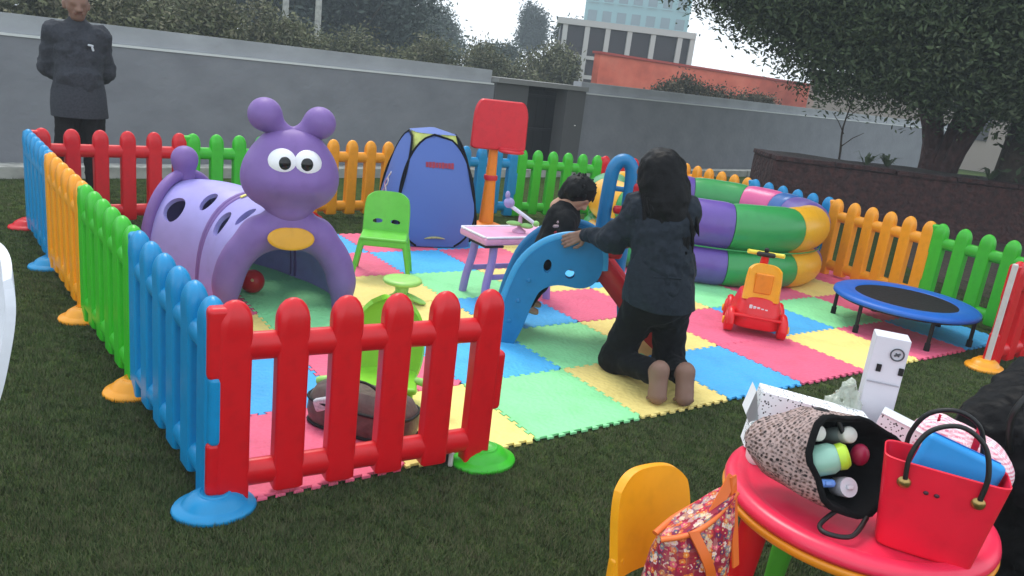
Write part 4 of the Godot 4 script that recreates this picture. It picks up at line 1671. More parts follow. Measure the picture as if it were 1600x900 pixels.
func make_background() -> void:
	var olive := [Color(0.110, 0.118, 0.058), Color(0.140, 0.142, 0.075), Color(0.090, 0.098, 0.052), Color(0.165, 0.155, 0.095)]
	var deep := [Color(0.050, 0.068, 0.056), Color(0.062, 0.080, 0.064), Color(0.042, 0.056, 0.048)]
	var mid := [Color(0.075, 0.100, 0.070), Color(0.092, 0.118, 0.082), Color(0.062, 0.084, 0.062)]
	# shrubs right behind the left stretch of wall
	var lab := ["olive shrub leaning over the wall behind the standing person", "low olive shrub beyond the wall beside the standing person", "broad olive shrub beyond the wall above the red fence panel", "olive brown shrub beyond the wall above the green fence panel", "dull olive shrub beyond the wall above the caterpillar head", "brownish shrub beyond the wall, left of the pale poles", "grey olive shrub beyond the wall, right of the pale poles", "olive shrub beyond the wall above the blue tent"]
	var sp := [Vector3(-8.2, 0, -10.0), Vector3(-7.2, 0, -11.4), Vector3(-6.6, 0, -12.6), Vector3(-5.9, 0, -14.0), Vector3(-5.2, 0, -15.6), Vector3(-5.6, 0, -17.4), Vector3(-4.0, 0, -18.6), Vector3(-2.6, 0, -20.0)]
	var hs := [2.3, 2.2, 2.35, 2.3, 2.2, 2.05, 2.1, 2.0]
	for i in sp.size():
		simple_tree("shrub", lab[i], sp[i], hs[i], Vector3(1.35, 0.95, 1.1), 900, olive, 0.09, "shrubs beyond the wall", 100 + i, 0.3)
	# taller dim trees behind them
	var lb2 := ["tall dim tree far behind the standing person", "tall dim tree behind the olive shrubs over the red panel", "tall dim tree behind the olive shrubs over the green panel", "dark bluish tree behind the first pale pole", "dark bluish tree behind the second pale pole"]
	var p2 := [Vector3(-14.2, 0, -18.0), Vector3(-13.0, 0, -22.0), Vector3(-11.0, 0, -25.0), Vector3(-8.7, 0, -26.0), Vector3(-6.2, 0, -27.0)]
	for i in p2.size():
		simple_tree("tree", lb2[i], p2[i], [7.5, 7.0, 7.2, 6.6, 5.8][i], Vector3(3.0, 3.2, 2.2), 1900, mid if i < 3 else deep, 0.20, "trees beyond the wall", 130 + i, 0.22)
	simple_tree("round_tree", "hazy round-topped tree rising against the white sky", Vector3(-5.9, 0, -45.0), 4.75, Vector3(2.7, 2.5, 2.2), 1700, mid, 0.20, "trees beyond the wall", 151, 0.3)
	simple_tree("round_tree", "lower hazy tree at the foot of the round-topped tree", Vector3(-2.3, 0, -42.0), 3.1, Vector3(2.0, 1.4, 1.6), 900, mid, 0.18, "trees beyond the wall", 152, 0.3)
	simple_tree("slim_tree", "slim hazy tree standing alone in the white sky gap", Vector3(-0.9, 0, -60.0), 6.3, Vector3(1.25, 1.9, 1.0), 700, deep, 0.22, "trees beyond the wall", 153, 0.35)
	simple_tree("sparse_tree", "sparse twiggy tree beside the white framed building", Vector3(1.15, 0, -42.0), 4.7, Vector3(0.95, 1.1, 0.8), 150, deep, 0.16, "trees beyond the wall", 154, 0.4)
	simple_tree("shrub", "olive green shrub beyond the wall, left of the gate", Vector3(-1.2, 0, -22.5), 2.3, Vector3(1.5, 1.0, 1.2), 1000, olive, 0.10, "shrubs beyond the wall", 160, 0.3)
	simple_tree("shrub", "rounded olive shrub beyond the wall by the white framed building", Vector3(0.25, 0, -24.0), 2.45, Vector3(1.1, 1.0, 1.0), 900, olive, 0.10, "shrubs beyond the wall", 161, 0.3)
	for i in 4:
		simple_tree("shrub", ["dark dry shrub in front of the orange wall near its end", "dark dry shrub in front of the orange wall, middle of three", "straggly brown shrub in front of the orange wall", "thin brown shrub in front of the orange wall by the big tree"][i], Vector3(2.9 + i * 0.95, 0, -19.2 - i * 0.8), 1.72 + 0.1 * (i % 2), Vector3(0.75, 0.55, 0.6), 380, [Color(0.085, 0.075, 0.045), Color(0.06, 0.058, 0.038), Color(0.12, 0.10, 0.06)], 0.08, "shrubs beyond the wall", 170 + i, 0.4)
	# pale poles
	for i in 2:
		var t := thing("pole", ["pale concrete pole behind the shrubs, left of its twin", "pale concrete pole behind the shrubs, right of its twin"][i], "pole", Vector3(-6.3 + i * 0.8, 0, -20.0), 0.0, "pale poles beyond the wall")
		var m := MB.new()
		m.tube([Vector3(0, 0, 0), Vector3(0, 6.0, 0)], [0.085, 0.06], 12)
		obj("shaft", m, mats["concrete"], t)
		m = MB.new()
		m.lathe([Vector2(0.0, 6.06), Vector2(0.07, 6.05), Vector2(0.075, 6.0), Vector2(0.06, 5.96)], 12)
		obj("cap", m, mats["concrete"], t)
	# far teal tower
	var t := thing("tower_block", "far teal tower block in the haze above the white framed building", "building", Vector3(15.3, 0, -140.0), -0.10)
	var teal := plain("tower_teal", Color(0.42, 0.64, 0.64), 0.8)
	var m := MB.new()
	m.box(Vector3(0, 17, -6), Vector3(17.5, 34, 12))
	obj("wall", m, teal, t)
	m = MB.new()
	m.box(Vector3(0, 34.6, -6), Vector3(18.3, 1.2, 12.8))
	obj("roof", m, teal, t)
	var gl := plain("tower_glass", Color(0.22, 0.36, 0.38), 0.25)
	var pane := MB.new()
	pane.box(Vector3.ZERO, Vector3(1.5, 1.7, 0.3))
	var pm := pane.mesh()
	var sill := MB.new()
	sill.box(Vector3(0, -1.0, 0.1), Vector3(1.8, 0.2, 0.5))
	var sm := sill.mesh()
	for fl in 9:
		for cx in 7:
			var o := obj("window", pm, gl, t)
			o.position = Vector3(-7.4 + cx * 2.46, 5.4 + fl * 3.2, 0.02)
			var s := obj("sill", sm, teal, o)
	# white framed pavilion
	t = thing("framed_building", "white framed building with dark tall openings behind the wall", "building", Vector3(3.35, 0, -34.0), 0.0)
	var white := plain("frame_white", Color(0.72, 0.72, 0.70), 0.9)
	var dark := plain("opening_dark", Color(0.20, 0.19, 0.21), 0.5)
	m = MB.new()
	m.box(Vector3(0.05, 1.4, -1.6), Vector3(5.5, 2.8, 3.0))
	m.box(Vector3(0.05, 3.10, -1.62), Vector3(5.4, 0.9, 2.9))
	obj("wall", m, dark, t)
	m = MB.new()
	m.box(Vector3(0.05, 3.62, -1.5), Vector3(5.7, 0.24, 3.3))
	m.box(Vector3(0.05, 2.28, -0.05), Vector3(5.6, 0.14, 0.22))
	m.box(Vector3(0.05, 1.50, -0.05), Vector3(5.6, 0.16, 0.22))
	obj("roof", m, white, t)
	for x in [-2.46, -1.55, -0.70, 0.20, 1.18, 2.28, 2.80]:
		m = MB.new()
		m.box(Vector3(x, 1.75, -0.02), Vector3(0.20, 3.5, 0.26))
		obj("column", m, white, t)
	for i in 6:
		var xa: float = [-2.46, -1.55, -0.70, 0.20, 1.18, 2.28][i]
		var xb: float = [-1.55, -0.70, 0.20, 1.18, 2.28, 2.80][i]
		m = MB.new()
		m.box(Vector3((xa + xb) / 2, 2.92, -0.09), Vector3(xb - xa - 0.21, 1.12, 0.03))
		obj("window", m, plain("pavilion_glass", Color(0.17, 0.165, 0.185), 0.35), t)
	# orange wall beyond
	t = thing("orange_wall", "orange painted wall beyond the grey wall, running behind the big tree", "wall", Vector3.ZERO)
	m = MB.new()
	var p0 := Vector2(1.70, -24.5)
	var p1 := Vector2(15.6, -36.8)
	var dd := (p1 - p0).normalized()
	var bas := Basis(Vector3(dd.x, 0, dd.y), Vector3.UP, Vector3(dd.x, 0, dd.y).cross(Vector3.UP))
	var om := StandardMaterial3D.new()
	om.albedo_texture = noise_tex(0.01, [[0.0, Color(0.70, 0.32, 0.24)], [0.5, Color(0.86, 0.42, 0.32)], [1.0, Color(0.90, 0.52, 0.42)]], 512, 71, FastNoiseLite.TYPE_SIMPLEX_SMOOTH, 5)
	om.uv1_triplanar = true
	om.uv1_scale = Vector3(0.2, 0.2, 0.2)
	om.roughness = 0.95
	m.box(v3((p0 + p1) / 2, 1.1), Vector3(p0.distance_to(p1), 2.2, 0.25), bas)
	obj("panel", m, om, t)
	m = MB.new()
	m.box(v3((p0 + p1) / 2, 2.24), Vector3(p0.distance_to(p1) + 0.1, 0.07, 0.36), bas)
	obj("coping", m, plain("orange_cap", Color(0.66, 0.26, 0.22), 0.9), t)
	# pale building behind the tree
	t = thing("pale_building", "pale beige plastered building glimpsed behind the big tree's trunk", "building", Vector3(14.2, 0, -27.0), -0.25)
	m = MB.new()
	m.box(Vector3(0, 1.25, -1.5), Vector3(9.5, 2.5, 3.0))
	obj("wall", m, plain("plaster_beige", Color(0.58, 0.54, 0.50), 0.95), t)
	m = MB.new()
	m.box(Vector3(0, 2.56, -1.5), Vector3(9.9, 0.12, 3.4))
	obj("roof", m, plain("plaster_roof", Color(0.42, 0.34, 0.31), 0.95), t)
	m = MB.new()
	m.box(Vector3(0.4, 1.5, 0.02), Vector3(0.9, 1.0, 0.06))
	obj("window", m, plain("pale_window", Color(0.22, 0.21, 0.22), 0.4), t)
	make_big_tree()
	make_hedge()

func make_big_tree() -> void:
	var r := RandomNumberGenerator.new()
	r.seed = 77
	var t := thing("shade_tree", "huge dark spreading tree with clustered reddish brown stems behind the dark planter", "tree", Vector3(5.95, -0.25, -11.7))
	var m := MB.new()
	var stems := [[Vector3(-0.30, 0, 0), Vector3(-0.12, 1.3, 0), Vector3(-0.7, 2.4, 0.3), Vector3(-2.2, 3.6, 0.8)], [Vector3(0.0, 0, 0.1), Vector3(0.02, 1.2, 0.1), Vector3(0.2, 2.6, 0.3), Vector3(0.4, 4.6, 0.2)], [Vector3(0.28, 0, 0), Vector3(0.15, 1.2, 0.0), Vector3(0.9, 2.6, -0.2), Vector3(2.4, 3.8, 0.4)], [Vector3(-0.12, 0, -0.2), Vector3(-0.05, 1.4, -0.2), Vector3(-0.4, 2.6, -0.9), Vector3(-1.0, 4.0, -2.0)], [Vector3(0.13, 0, 0.22), Vector3(0.08, 1.1, 0.2), Vector3(0.0, 2.2, 1.0), Vector3(-0.6, 3.4, 2.2)]]
	for s in stems:
		m.tube(curve(s, 5), [0.20, 0.17, 0.15, 0.14, 0.135, 0.13, 0.125, 0.12, 0.115, 0.11, 0.10, 0.09, 0.08, 0.065, 0.05, 0.035], 10)
	for k in 9:   # aerial roots and flutes
		var a := r.randf() * TAU
		m.tube([Vector3(cos(a) * 0.42, 0, sin(a) * 0.36), Vector3(cos(a) * 0.22, 0.8, sin(a) * 0.2), Vector3(cos(a) * 0.10, 1.7, sin(a) * 0.1)], [0.075, 0.055, 0.035], 8)
	obj("trunk", m, bark("bark_red", Color(0.20, 0.13, 0.12), Color(0.40, 0.28, 0.27)), t)
	var blobs := []
	# crown set relative to the trunk foot
	for e in [
		[Vector3(-0.2, 4.2, 0.3), Vector3(2.6, 1.9, 2.6)], [Vector3(-2.3, 3.55, 0.5), Vector3(1.7, 1.15, 1.7)], [Vector3(-3.4, 3.75, 0.3), Vector3(1.4, 0.95, 1.4)], [Vector3(-2.6, 3.0, 0.6), Vector3(1.0, 0.6, 1.1)], [Vector3(-4.2, 4.3, 0.2), Vector3(1.0, 0.9, 1.2)], [Vector3(-1.5, 2.65, 0.7), Vector3(1.45, 0.85, 1.4)],
		[Vector3(-0.5, 2.35, 1.1), Vector3(1.2, 0.60, 1.2)], [Vector3(1.6, 3.2, 0.6), Vector3(2.0, 1.4, 2.0)], [Vector3(1.3, 2.25, 1.3), Vector3(1.3, 0.75, 1.3)], [Vector3(2.6, 2.4, 1.4), Vector3(1.4, 1.1, 1.5)], [Vector3(0.4, 2.9, 1.9), Vector3(1.7, 0.95, 1.2)], [Vector3(-0.9, 3.3, 1.9), Vector3(1.7, 1.0, 1.1)], [Vector3(3.4, 3.8, 0.8), Vector3(2.2, 1.7, 2.2)], [Vector3(-2.0, 4.7, -0.4), Vector3(2.2, 1.2, 2.0)], [Vector3(-0.6, 6.3, 2.0), Vector3(4.4, 1.5, 3.4)], [Vector3(2.6, 5.6, 3.4), Vector3(3.0, 1.4, 2.6)]]:  # last two: unseen overhang, added to shade the crown and planter below
		blobs.append(e)
	crown(t, clump_mesh(24, 0.26, 0.068, 501), blobs, 40000, [Color(0.072, 0.102, 0.048), Color(0.084, 0.116, 0.054), Color(0.066, 0.092, 0.046), Color(0.096, 0.120, 0.064)], leaf_mat("leaf_evergreen"), r, 0.8, 1.35)
	# second dark stem at the edge
	t = thing("dark_tree", "dark tree trunk standing right of the clustered stems, wrapped in leaves", "tree", Vector3(6.75, 0, -11.0))
	m = MB.new()
	m.tube(curve([Vector3(0, 0, 0), Vector3(0.05, 1.4, 0), Vector3(0.2, 3.2, 0)], 4), [0.42, 0.38, 0.36, 0.34, 0.33, 0.32, 0.3, 0.27, 0.22], 14)
	obj("trunk", m, bark("bark_brown", Color(0.20, 0.165, 0.14), Color(0.36, 0.31, 0.27)), t)
	crown(t, clump_mesh(16, 0.26, 0.12, 502), [[Vector3(0.5, 2.0, 0.3), Vector3(0.95, 1.2, 0.7)], [Vector3(0.7, 0.9, 0.4), Vector3(0.8, 0.8, 0.5)]], 700, [Color(0.072, 0.102, 0.048), Color(0.066, 0.092, 0.046)], leaf_mat("leaf_evergreen"), r)
	# thin sapling against the wall
	t = thing("sapling", "thin leafless sapling against the grey wall above the dark planter", "sapling", Vector3(4.85, 0, -12.6))
	m = MB.new()
	m.tube(curve([Vector3(0, 0, 0), Vector3(0.03, 0.7, 0), Vector3(-0.02, 1.2, 0), Vector3(0.06, 1.75, 0)], 4), [0.022, 0.021, 0.02, 0.02, 0.019, 0.018, 0.017, 0.016, 0.015, 0.013, 0.012, 0.010, 0.008], 6)
	obj("trunk", m, bark("bark_brown", Color(0.20, 0.165, 0.14), Color(0.36, 0.31, 0.27)), t)
	m = MB.new()
	for e in [[0.9, 0.3, 0.25], [1.1, -0.25, 0.3], [1.35, 0.22, 0.2], [1.5, -0.12, 0.16]]:
		m.tube([Vector3(0.01, e[0], 0), Vector3(e[1] * 0.5, e[0] + e[2] * 0.6, 0.03), Vector3(e[1], e[0] + e[2], 0.05)], [0.009, 0.007, 0.004], 5)
	obj("crown", m, bark("bark_brown", Color(0.20, 0.165, 0.14), Color(0.36, 0.31, 0.27)), t)

func make_hedge() -> void:
	# raised bed with dark red-brown walls under the big tree
	var t := thing("planter_bed", "long dark red-brown raised planter under the big tree behind the fence", "planter", Vector3(3.2, 0, -10.9))
	var wm := StandardMaterial3D.new()
	wm.albedo_texture = noise_tex(0.02, [[0.0, Color(0.17, 0.10, 0.095)], [0.5, Color(0.25, 0.145, 0.135)], [1.0, Color(0.33, 0.20, 0.18)]], 512, 81, FastNoiseLite.TYPE_SIMPLEX_SMOOTH, 5)
	wm.uv1_triplanar = true
	wm.uv1_scale = Vector3(0.8, 0.8, 0.8)
	wm.roughness = 0.95
	wm.normal_enabled = true
	wm.normal_texture = bump_tex(0.05, 6.0, 256, 83, 4)
	var m := MB.new()
	m.rbox(V(4.0, 0.36, 0.0), V(8.0, 0.74, 1.0), 0.02, 2)
	obj("wall", m, wm, t)
	for i in 10:   # coping stones, laid a little unevenly
		m = MB.new()
		m.rbox(V(0.39 + i * 0.80, 0.762 + 0.006 * sin(i * 2.3), 0.44), V(0.785, 0.06, 0.20), 0.015, 2, Basis(V(0, 0, 1), 0.004 * sin(i * 1.7)))
		obj("coping_stone", m, wm, t)
	m = MB.new()
	m.rbox(V(0.07, 0.762, -0.06), V(0.20, 0.06, 0.78), 0.015, 2)
	obj("coping_stone", m, wm, t)
	m = MB.new()
	m.slab(func(u: float, v: float) -> Vector3:
		return V(0.17 + 7.6 * u, 0.765 + 0.02 * sin(u * 31.0) * sin(v * 9.0), 0.33 - 0.8 * v), 40, 6, 0.04)
	obj("soil", m, bark("soil_dark", Color(0.13, 0.10, 0.08), Color(0.26, 0.20, 0.16)), t)
	var r := RandomNumberGenerator.new()
	r.seed = 91
	var spots := [V(1.35, 0.78, 0.1), V(1.75, 0.78, -0.15), V(3.1, 0.78, 0.0), V(4.3, 0.78, 0.1), V(5.2, 0.78, -0.1)]
	var labs := ["dark spiky plant at the near end of the planter", "broad dark plant next to the spiky one in the planter", "low dark plant in the planter at the foot of the stems", "dark plant in the planter right of the clustered stems", "dark plant in the planter below the leaf-wrapped trunk"]
	for k in spots.size():
		var pt := thing("bed_plant", labs[k], "plant", t.position + spots[k], 0.0, "plants in the planter bed")
		m = MB.new()
		for i in 22:
			var a := r.randf() * TAU
			var d := V(cos(a), 0, sin(a))
			var l := r.randf_range(0.12, 0.26)
			var w := V(-sin(a), 0, cos(a)) * r.randf_range(0.010, 0.022)
			var p0 := d * 0.02
			var p1 := d * l * 0.5 + V(0, l * r.randf_range(0.45, 0.8), 0)
			var p2 := d * l + V(0, l * r.randf_range(0.3, 0.75), 0)
			m.flat([p0 - w * 0.5, p0 + w * 0.5, p1 + w, p1 - w])
			m.flat([p1 - w, p1 + w, p2])
		m.col = Color.WHITE
		for i in m.c.size():
			m.c[i] = Color(0.072, 0.100, 0.050)
		obj("foliage", m, leaf_mat("leaf_evergreen"), pt).set_meta("kind", "stuff")
		m = MB.new()
		m.tube([V(0, -0.03, 0), V(0.01, 0.06, 0)], [0.014, 0.008], 6)
		obj("stem", m, bark("bark_brown", Color(0.20, 0.165, 0.14), Color(0.36, 0.31, 0.27)), pt)

# ------------------------------------------------------------------ grass
func in_mat(x: float, z: float) -> bool:
	var dx := x - 0.309
	var dz := z + 3.784
	var c := cos(0.6288)
	var s := sin(0.6288)
	var u := dx * c - dz * s
	var w := dx * s + dz * c
	return u > -1.79 and u < 4.19 and w > -2.99 and w < 0.605

func make_grass() -> void:
	var r := RandomNumberGenerator.new()
	r.seed = 33
	var m := MB.new()
	for i in 9:
		var a := r.randf() * TAU
		var p := Vector3(r.randfn() * 0.016, -0.002, r.randfn() * 0.016)
		var h := r.randf_range(0.010, 0.022)
		var lean := Vector3(cos(a), 0, sin(a)) * r.randf_range(0.004, 0.016)
		var w := Vector3(-sin(a), 0, cos(a)) * 0.0016
		m.flat([p - w, p + w, p + lean + Vector3(0, h, 0)])
	var pts := []
	var cols := [Color(0.056, 0.088, 0.030), Color(0.070, 0.104, 0.036), Color(0.046, 0.072, 0.026), Color(0.108, 0.128, 0.058), Color(0.088, 0.095, 0.048)]
	var tries := 0
	while pts.size() < 120000 and tries < 600000:
		tries += 1
		var z := -0.9 - 6.6 * pow(r.randf(), 1.6)
		var x := r.randf_range(-0.78, 0.78) * -z * 1.0 + r.randf_range(-0.3, 0.3)
		if in_mat(x, z):
			continue
		pts.append(Vector3(x, 0.0, z))
	var mm := MultiMesh.new()
	mm.transform_format = MultiMesh.TRANSFORM_3D
	mm.use_colors = true
	mm.mesh = m.mesh()
	mm.instance_count = pts.size()
	for i in pts.size():
		var s := r.randf_range(0.75, 1.35)
		mm.set_instance_transform(i, Transform3D(Basis(Vector3.UP, r.randf() * TAU).scaled(Vector3(s, s * r.randf_range(0.7, 1.2), s)), pts[i]))
		var c: Color = cols[r.randi() % 5] if r.randf() < 0.9 else Color(0.11, 0.105, 0.06)
		mm.set_instance_color(i, c)
	var g := MultiMeshInstance3D.new()
	g.name = "grass"
	g.multimesh = mm
	var gm := StandardMaterial3D.new()
	gm.vertex_color_use_as_albedo = true
	gm.roughness = 0.85
	gm.metallic_specular = 0.2
	g.material_override = gm
	g.set_meta("kind", "stuff")
	g.set_meta("label", "short dark green turf around the play mat")
	g.set_meta("category", "grass")
	add_child(g)

# ------------------------------------------------------------------ people
var skin_mat: StandardMaterial3D
var wrinkle: FastNoiseLite

func V(x: float, y: float, z: float) -> Vector3:
	return Vector3(x, y, z)

func hand_bones(curl: float) -> Array:
	# wrist at the origin, fingers along +x, palm facing -y, thumb on +z
	var o := []
	o.append([V(-0.02, 0, 0), V(0.02, 0, 0), 0.019, 0.020])
	for z in [-0.024, -0.008, 0.008, 0.024]:
		o.append([V(0.01, 0, z * 0.7), V(0.078, 0.002, z), 0.013, 0.011])
	var ln := [0.058, 0.072, 0.078, 0.070]
	for i in 4:
		var z: float = -0.027 + i * 0.018
		var p := V(0.08, 0.002, z)
		var a := 0.0
		for s in 3:
			a += curl * (0.55 + 0.25 * s)
			var l: float = ln[i] * [0.44, 0.32, 0.24][s]
			var q := p + V(cos(a), -sin(a), 0.02 * (i - 1.5)) * l
			o.append([p, q, 0.0092 - 0.0008 * s, 0.0084 - 0.0008 * s])
			p = q
	o.append([V(0.012, -0.004, 0.022), V(0.042, -0.012, 0.046), 0.013, 0.011])
	o.append([V(0.042, -0.012, 0.046), V(0.068, -0.022, 0.052), 0.010, 0.009])
	o.append([V(0.068, -0.022, 0.052), V(0.088, -0.032, 0.050), 0.009, 0.007])
	return o

func add_hand(m: MB, at: Vector3, dir: Vector3, palm: Vector3, size: float, left: bool, curl := 0.5) -> void:
	var x := dir.normalized()
	var y := -(palm - x * palm.dot(x)).normalized()
	var z := x.cross(y)
	if left:
		z = -z
	var keep := m.xf
	m.xf = keep * Transform3D(Basis(x, y, z).scaled(Vector3.ONE), at) * Transform3D(Basis.from_scale(Vector3.ONE * size), Vector3.ZERO)
	m.bones(hand_bones(curl), 0.006, 0.0048)
	m.xf = keep

func add_head(m: MB, at: Vector3, fwd: Vector3, up: Vector3, size: float, skin: Color) -> Basis:
	var z := fwd.normalized()
	var y := (up - z * up.dot(z)).normalized()
	var b := Basis(y.cross(z), y, z)
	var keep := m.xf
	var lip := Color(skin.r * 0.72, skin.g * 0.55, skin.b * 0.55)
	m.xf = keep * Transform3D(b, at) * Transform3D(Basis.from_scale(Vector3.ONE * size), Vector3.ZERO)
	m.bones([
		[V(0, 0.030, -0.020), V(0, 0.034, 0.012), 0.083, 0.078, skin],
		[V(0, -0.005, 0.020), V(0, -0.070, 0.040), 0.066, 0.044, skin],
		[V(-0.035, -0.02, 0.035), V(-0.02, -0.075, 0.035), 0.036, 0.028, skin],
		[V(0.035, -0.02, 0.035), V(0.02, -0.075, 0.035), 0.036, 0.028, skin],
		[V(-0.036, 0.026, 0.072), V(0.036, 0.026, 0.072), 0.013, 0.013, skin],
		[V(0, 0.012, 0.084), V(0, -0.026, 0.103), 0.010, 0.014, skin],
		[V(-0.014, -0.028, 0.090), V(0.014, -0.028, 0.090), 0.010, 0.010, skin],
		[V(-0.022, -0.055, 0.079), V(0.022, -0.055, 0.079), 0.008, 0.008, lip],
		[V(-0.080, 0.006, -0.012), V(-0.082, -0.022, -0.004), 0.018, 0.013, skin],
		[V(0.080, 0.006, -0.012), V(0.082, -0.022, -0.004), 0.018, 0.013, skin],
		[V(0, -0.06, -0.018), V(0, -0.16, -0.028), 0.050, 0.055, skin]], 0.022, 0.0065)
	m.xf = keep
	return b

func eyes(t: Node3D, at: Vector3, b: Basis, size: float) -> void:
	for s in [-1, 1]:
		var m := MB.new()
		m.ell(at + b * V(s * 0.030, 0.004, 0.074) * size, V(0.011, 0.006, 0.007) * size, 10, 8, b)
		obj("eye", m, plain("eye_ball", Color(0.75, 0.73, 0.70), 0.3), t)
		m = MB.new()
		m.ell(at + b * V(s * 0.029, 0.004, 0.0795) * size, V(0.0055, 0.0055, 0.003) * size, 8, 6, b)
		obj("iris", m, plain("eye_iris", Color(0.05, 0.03, 0.02), 0.3), t)
		m = MB.new()
		m.tube([at + b * V(s * 0.016, 0.022, 0.083) * size, at + b * V(s * 0.032, 0.026, 0.080) * size, at + b * V(s * 0.046, 0.021, 0.071) * size], 0.0035 * size, 6)
		obj("eyebrow", m, plain("hair_black", Color(0.035, 0.03, 0.032), 0.7), t)

func make_people() -> void:
	wrinkle = FastNoiseLite.new()
	wrinkle.noise_type = FastNoiseLite.TYPE_SIMPLEX_SMOOTH
	wrinkle.frequency = 0.09
	wrinkle.fractal_octaves = 2
	wrinkle.seed = 4
	skin_mat = StandardMaterial3D.new()
	skin_mat.vertex_color_use_as_albedo = true
	skin_mat.roughness = 0.55
	skin_mat.metallic_specular = 0.4
	skin_mat.subsurf_scatter_enabled = true
	skin_mat.subsurf_scatter_strength = 0.08
	kneeling_person()
	small_person()
	standing_person()

func bend(m: MB, list: Array, k: float, cell: float, wob := 0.0) -> void:
	m.bones(list, k, cell, wob, wrinkle)

func kneeling_person() -> void:
	var base := V(0.76, 0.018, -3.72)
	var t := thing("person", "barefoot person in dark navy jacket and black trousers kneeling beside the slide", "person", base)
	var off := Transform3D(Basis.IDENTITY, -base + V(0, 0.018, 0))
	var sk := Color(0.23, 0.130, 0.095)
	# continuous body
	var m := MB.new()
	m.xf = off
	var lk := V(0.575, 0.055, -3.86)
	var rk := V(0.870, 0.055, -3.93)
	var la := V(0.735, 0.125, -3.555)
	var ra := V(0.872, 0.125, -3.575)
	var lh := V(0.660, 0.475, -3.735)
	var rh := V(0.790, 0.480, -3.745)
	var ls := V(0.575, 0.880, -3.800)
	var rs := V(0.790, 0.890, -3.770)
	var le := V(0.470, 0.690, -3.850)
	var lw := V(0.345, 0.668, -4.020)
	var re := V(0.790, 0.665, -3.930)
	var rw := V(0.640, 0.640, -4.060)
	m.bones([
		[lh, lk, 0.078, 0.055, sk], [rh, rk, 0.078, 0.055, sk], [lk, la, 0.050, 0.034, sk], [rk, ra, 0.050, 0.034, sk],
		[lh, rh, 0.085, 0.085, sk], [V(0.755, 0.48, -3.74), V(0.690, 0.80, -3.78), 0.095, 0.11, sk], [ls, rs, 0.055, 0.055, sk],
		[V(0.680, 0.86, -3.79), V(0.645, 0.96, -3.815), 0.055, 0.05, sk],
		[ls, le, 0.045, 0.036, sk], [le, lw, 0.036, 0.025, sk], [rs, re, 0.045, 0.036, sk], [re, rw, 0.036, 0.025, sk],
		# feet: toes tucked on the mat, soles turned back
		[la, V(0.745, 0.165, -3.500), 0.034, 0.036, sk], [V(0.745, 0.160, -3.500), V(0.750, 0.045, -3.462), 0.036, 0.040, sk], [V(0.745, 0.160, -3.505), V(0.742, 0.045, -3.485), 0.030, 0.034, sk],
		[ra, V(0.872, 0.165, -3.520), 0.034, 0.036, sk], [V(0.872, 0.160, -3.520), V(0.882, 0.045, -3.480), 0.036, 0.040, sk], [V(0.872, 0.160, -3.525), V(0.877, 0.045, -3.500), 0.030, 0.034, sk]], 0.035, 0.014)
	# toes
	for fo in [V(0.750, 0.018, -3.470), V(0.882, 0.018, -3.488)]:
		var tl := []
		for i in 5:
			var x := -0.036 + 0.018 * i
			tl.append([fo + V(x, 0.016, 0.0), fo + V(x * 1.1, -0.002, -0.032 + 0.004 * absf(i - 1.5)), 0.0125, 0.0095, sk])
		m.bones(tl, 0.006, 0.006)
	m.col = sk
	add_hand(m, lw, V(-0.80, -0.42, -0.12), V(-0.15, -0.35, -0.93), 0.95, true, 0.42)
	add_hand(m, rw, V(-0.8, -0.1, -0.3), V(0, -1, 0), 0.92, false, 0.5)
	var hc := V(0.628, 1.030, -3.830)
	var hb := add_head(m, hc, V(-0.72, -0.18, -0.67), V(-0.1, 1, -0.05), 0.95, sk)
	obj("body", m, skin_mat, t)
	# trousers
	m = MB.new()
	m.xf = off
	bend(m, [[lh + V(0, -0.045, 0), lk, 0.098, 0.078], [rh + V(0, -0.045, 0), rk, 0.098, 0.078], [lk + V(0, 0.012, 0), la.lerp(lk, 0.06), 0.068, 0.058], [rk + V(0, 0.012, 0), ra.lerp(rk, 0.06), 0.068, 0.058], [lh + V(0, -0.03, 0), rh + V(0, -0.03, 0), 0.098, 0.098], [V(0.725, 0.43, -3.70), V(0.725, 0.45, -3.72), 0.105, 0.105]], 0.05, 0.013, 0.010)
	obj("trousers", m, cloth("black_cloth", Color(0.075, 0.075, 0.085), 0.85), t)
	# jacket
	m = MB.new()
	m.xf = off
	bend(m, [[V(0.675, 0.56, -3.74), V(0.645, 0.80, -3.79), 0.112, 0.108], [V(0.775, 0.56, -3.74), V(0.735, 0.81, -3.775), 0.112, 0.108], [V(0.725, 0.54, -3.69), V(0.695, 0.78, -3.72), 0.105, 0.10], [ls, rs, 0.072, 0.072],
		[ls, le, 0.068, 0.060], [le, lw.lerp(le, 0.10), 0.058, 0.042], [rs, re, 0.068, 0.058], [re, rw.lerp(re, 0.10), 0.056, 0.042]], 0.045, 0.012, 0.016)
	var hem := []
	for e in [[0.415, 0.176, 0.160], [0.420, 0.182, 0.166], [0.47, 0.178, 0.160], [0.53, 0.170, 0.150], [0.60, 0.158, 0.138], [0.66, 0.13, 0.115]]:
		var ring := []
		for j in 40:
			var a := TAU * j / 40
			var w := 1.0 + 0.025 * sin(5.0 * a + e[0] * 22.0) + 0.018 * sin(9.0 * a - e[0] * 35.0)
			ring.append(V(0.726 - 0.14 * (e[0] - 0.47), e[0] + 0.006 * sin(3.0 * a), -3.735) + V(cos(a) * e[1] * w, 0, sin(a) * e[2] * w))
		hem.append(ring)
	m.loft(hem, true, false, false)
	var jk := obj("jacket", m, cloth("navy_jacket", Color(0.140, 0.170, 0.205), 0.65, 4.0), t)
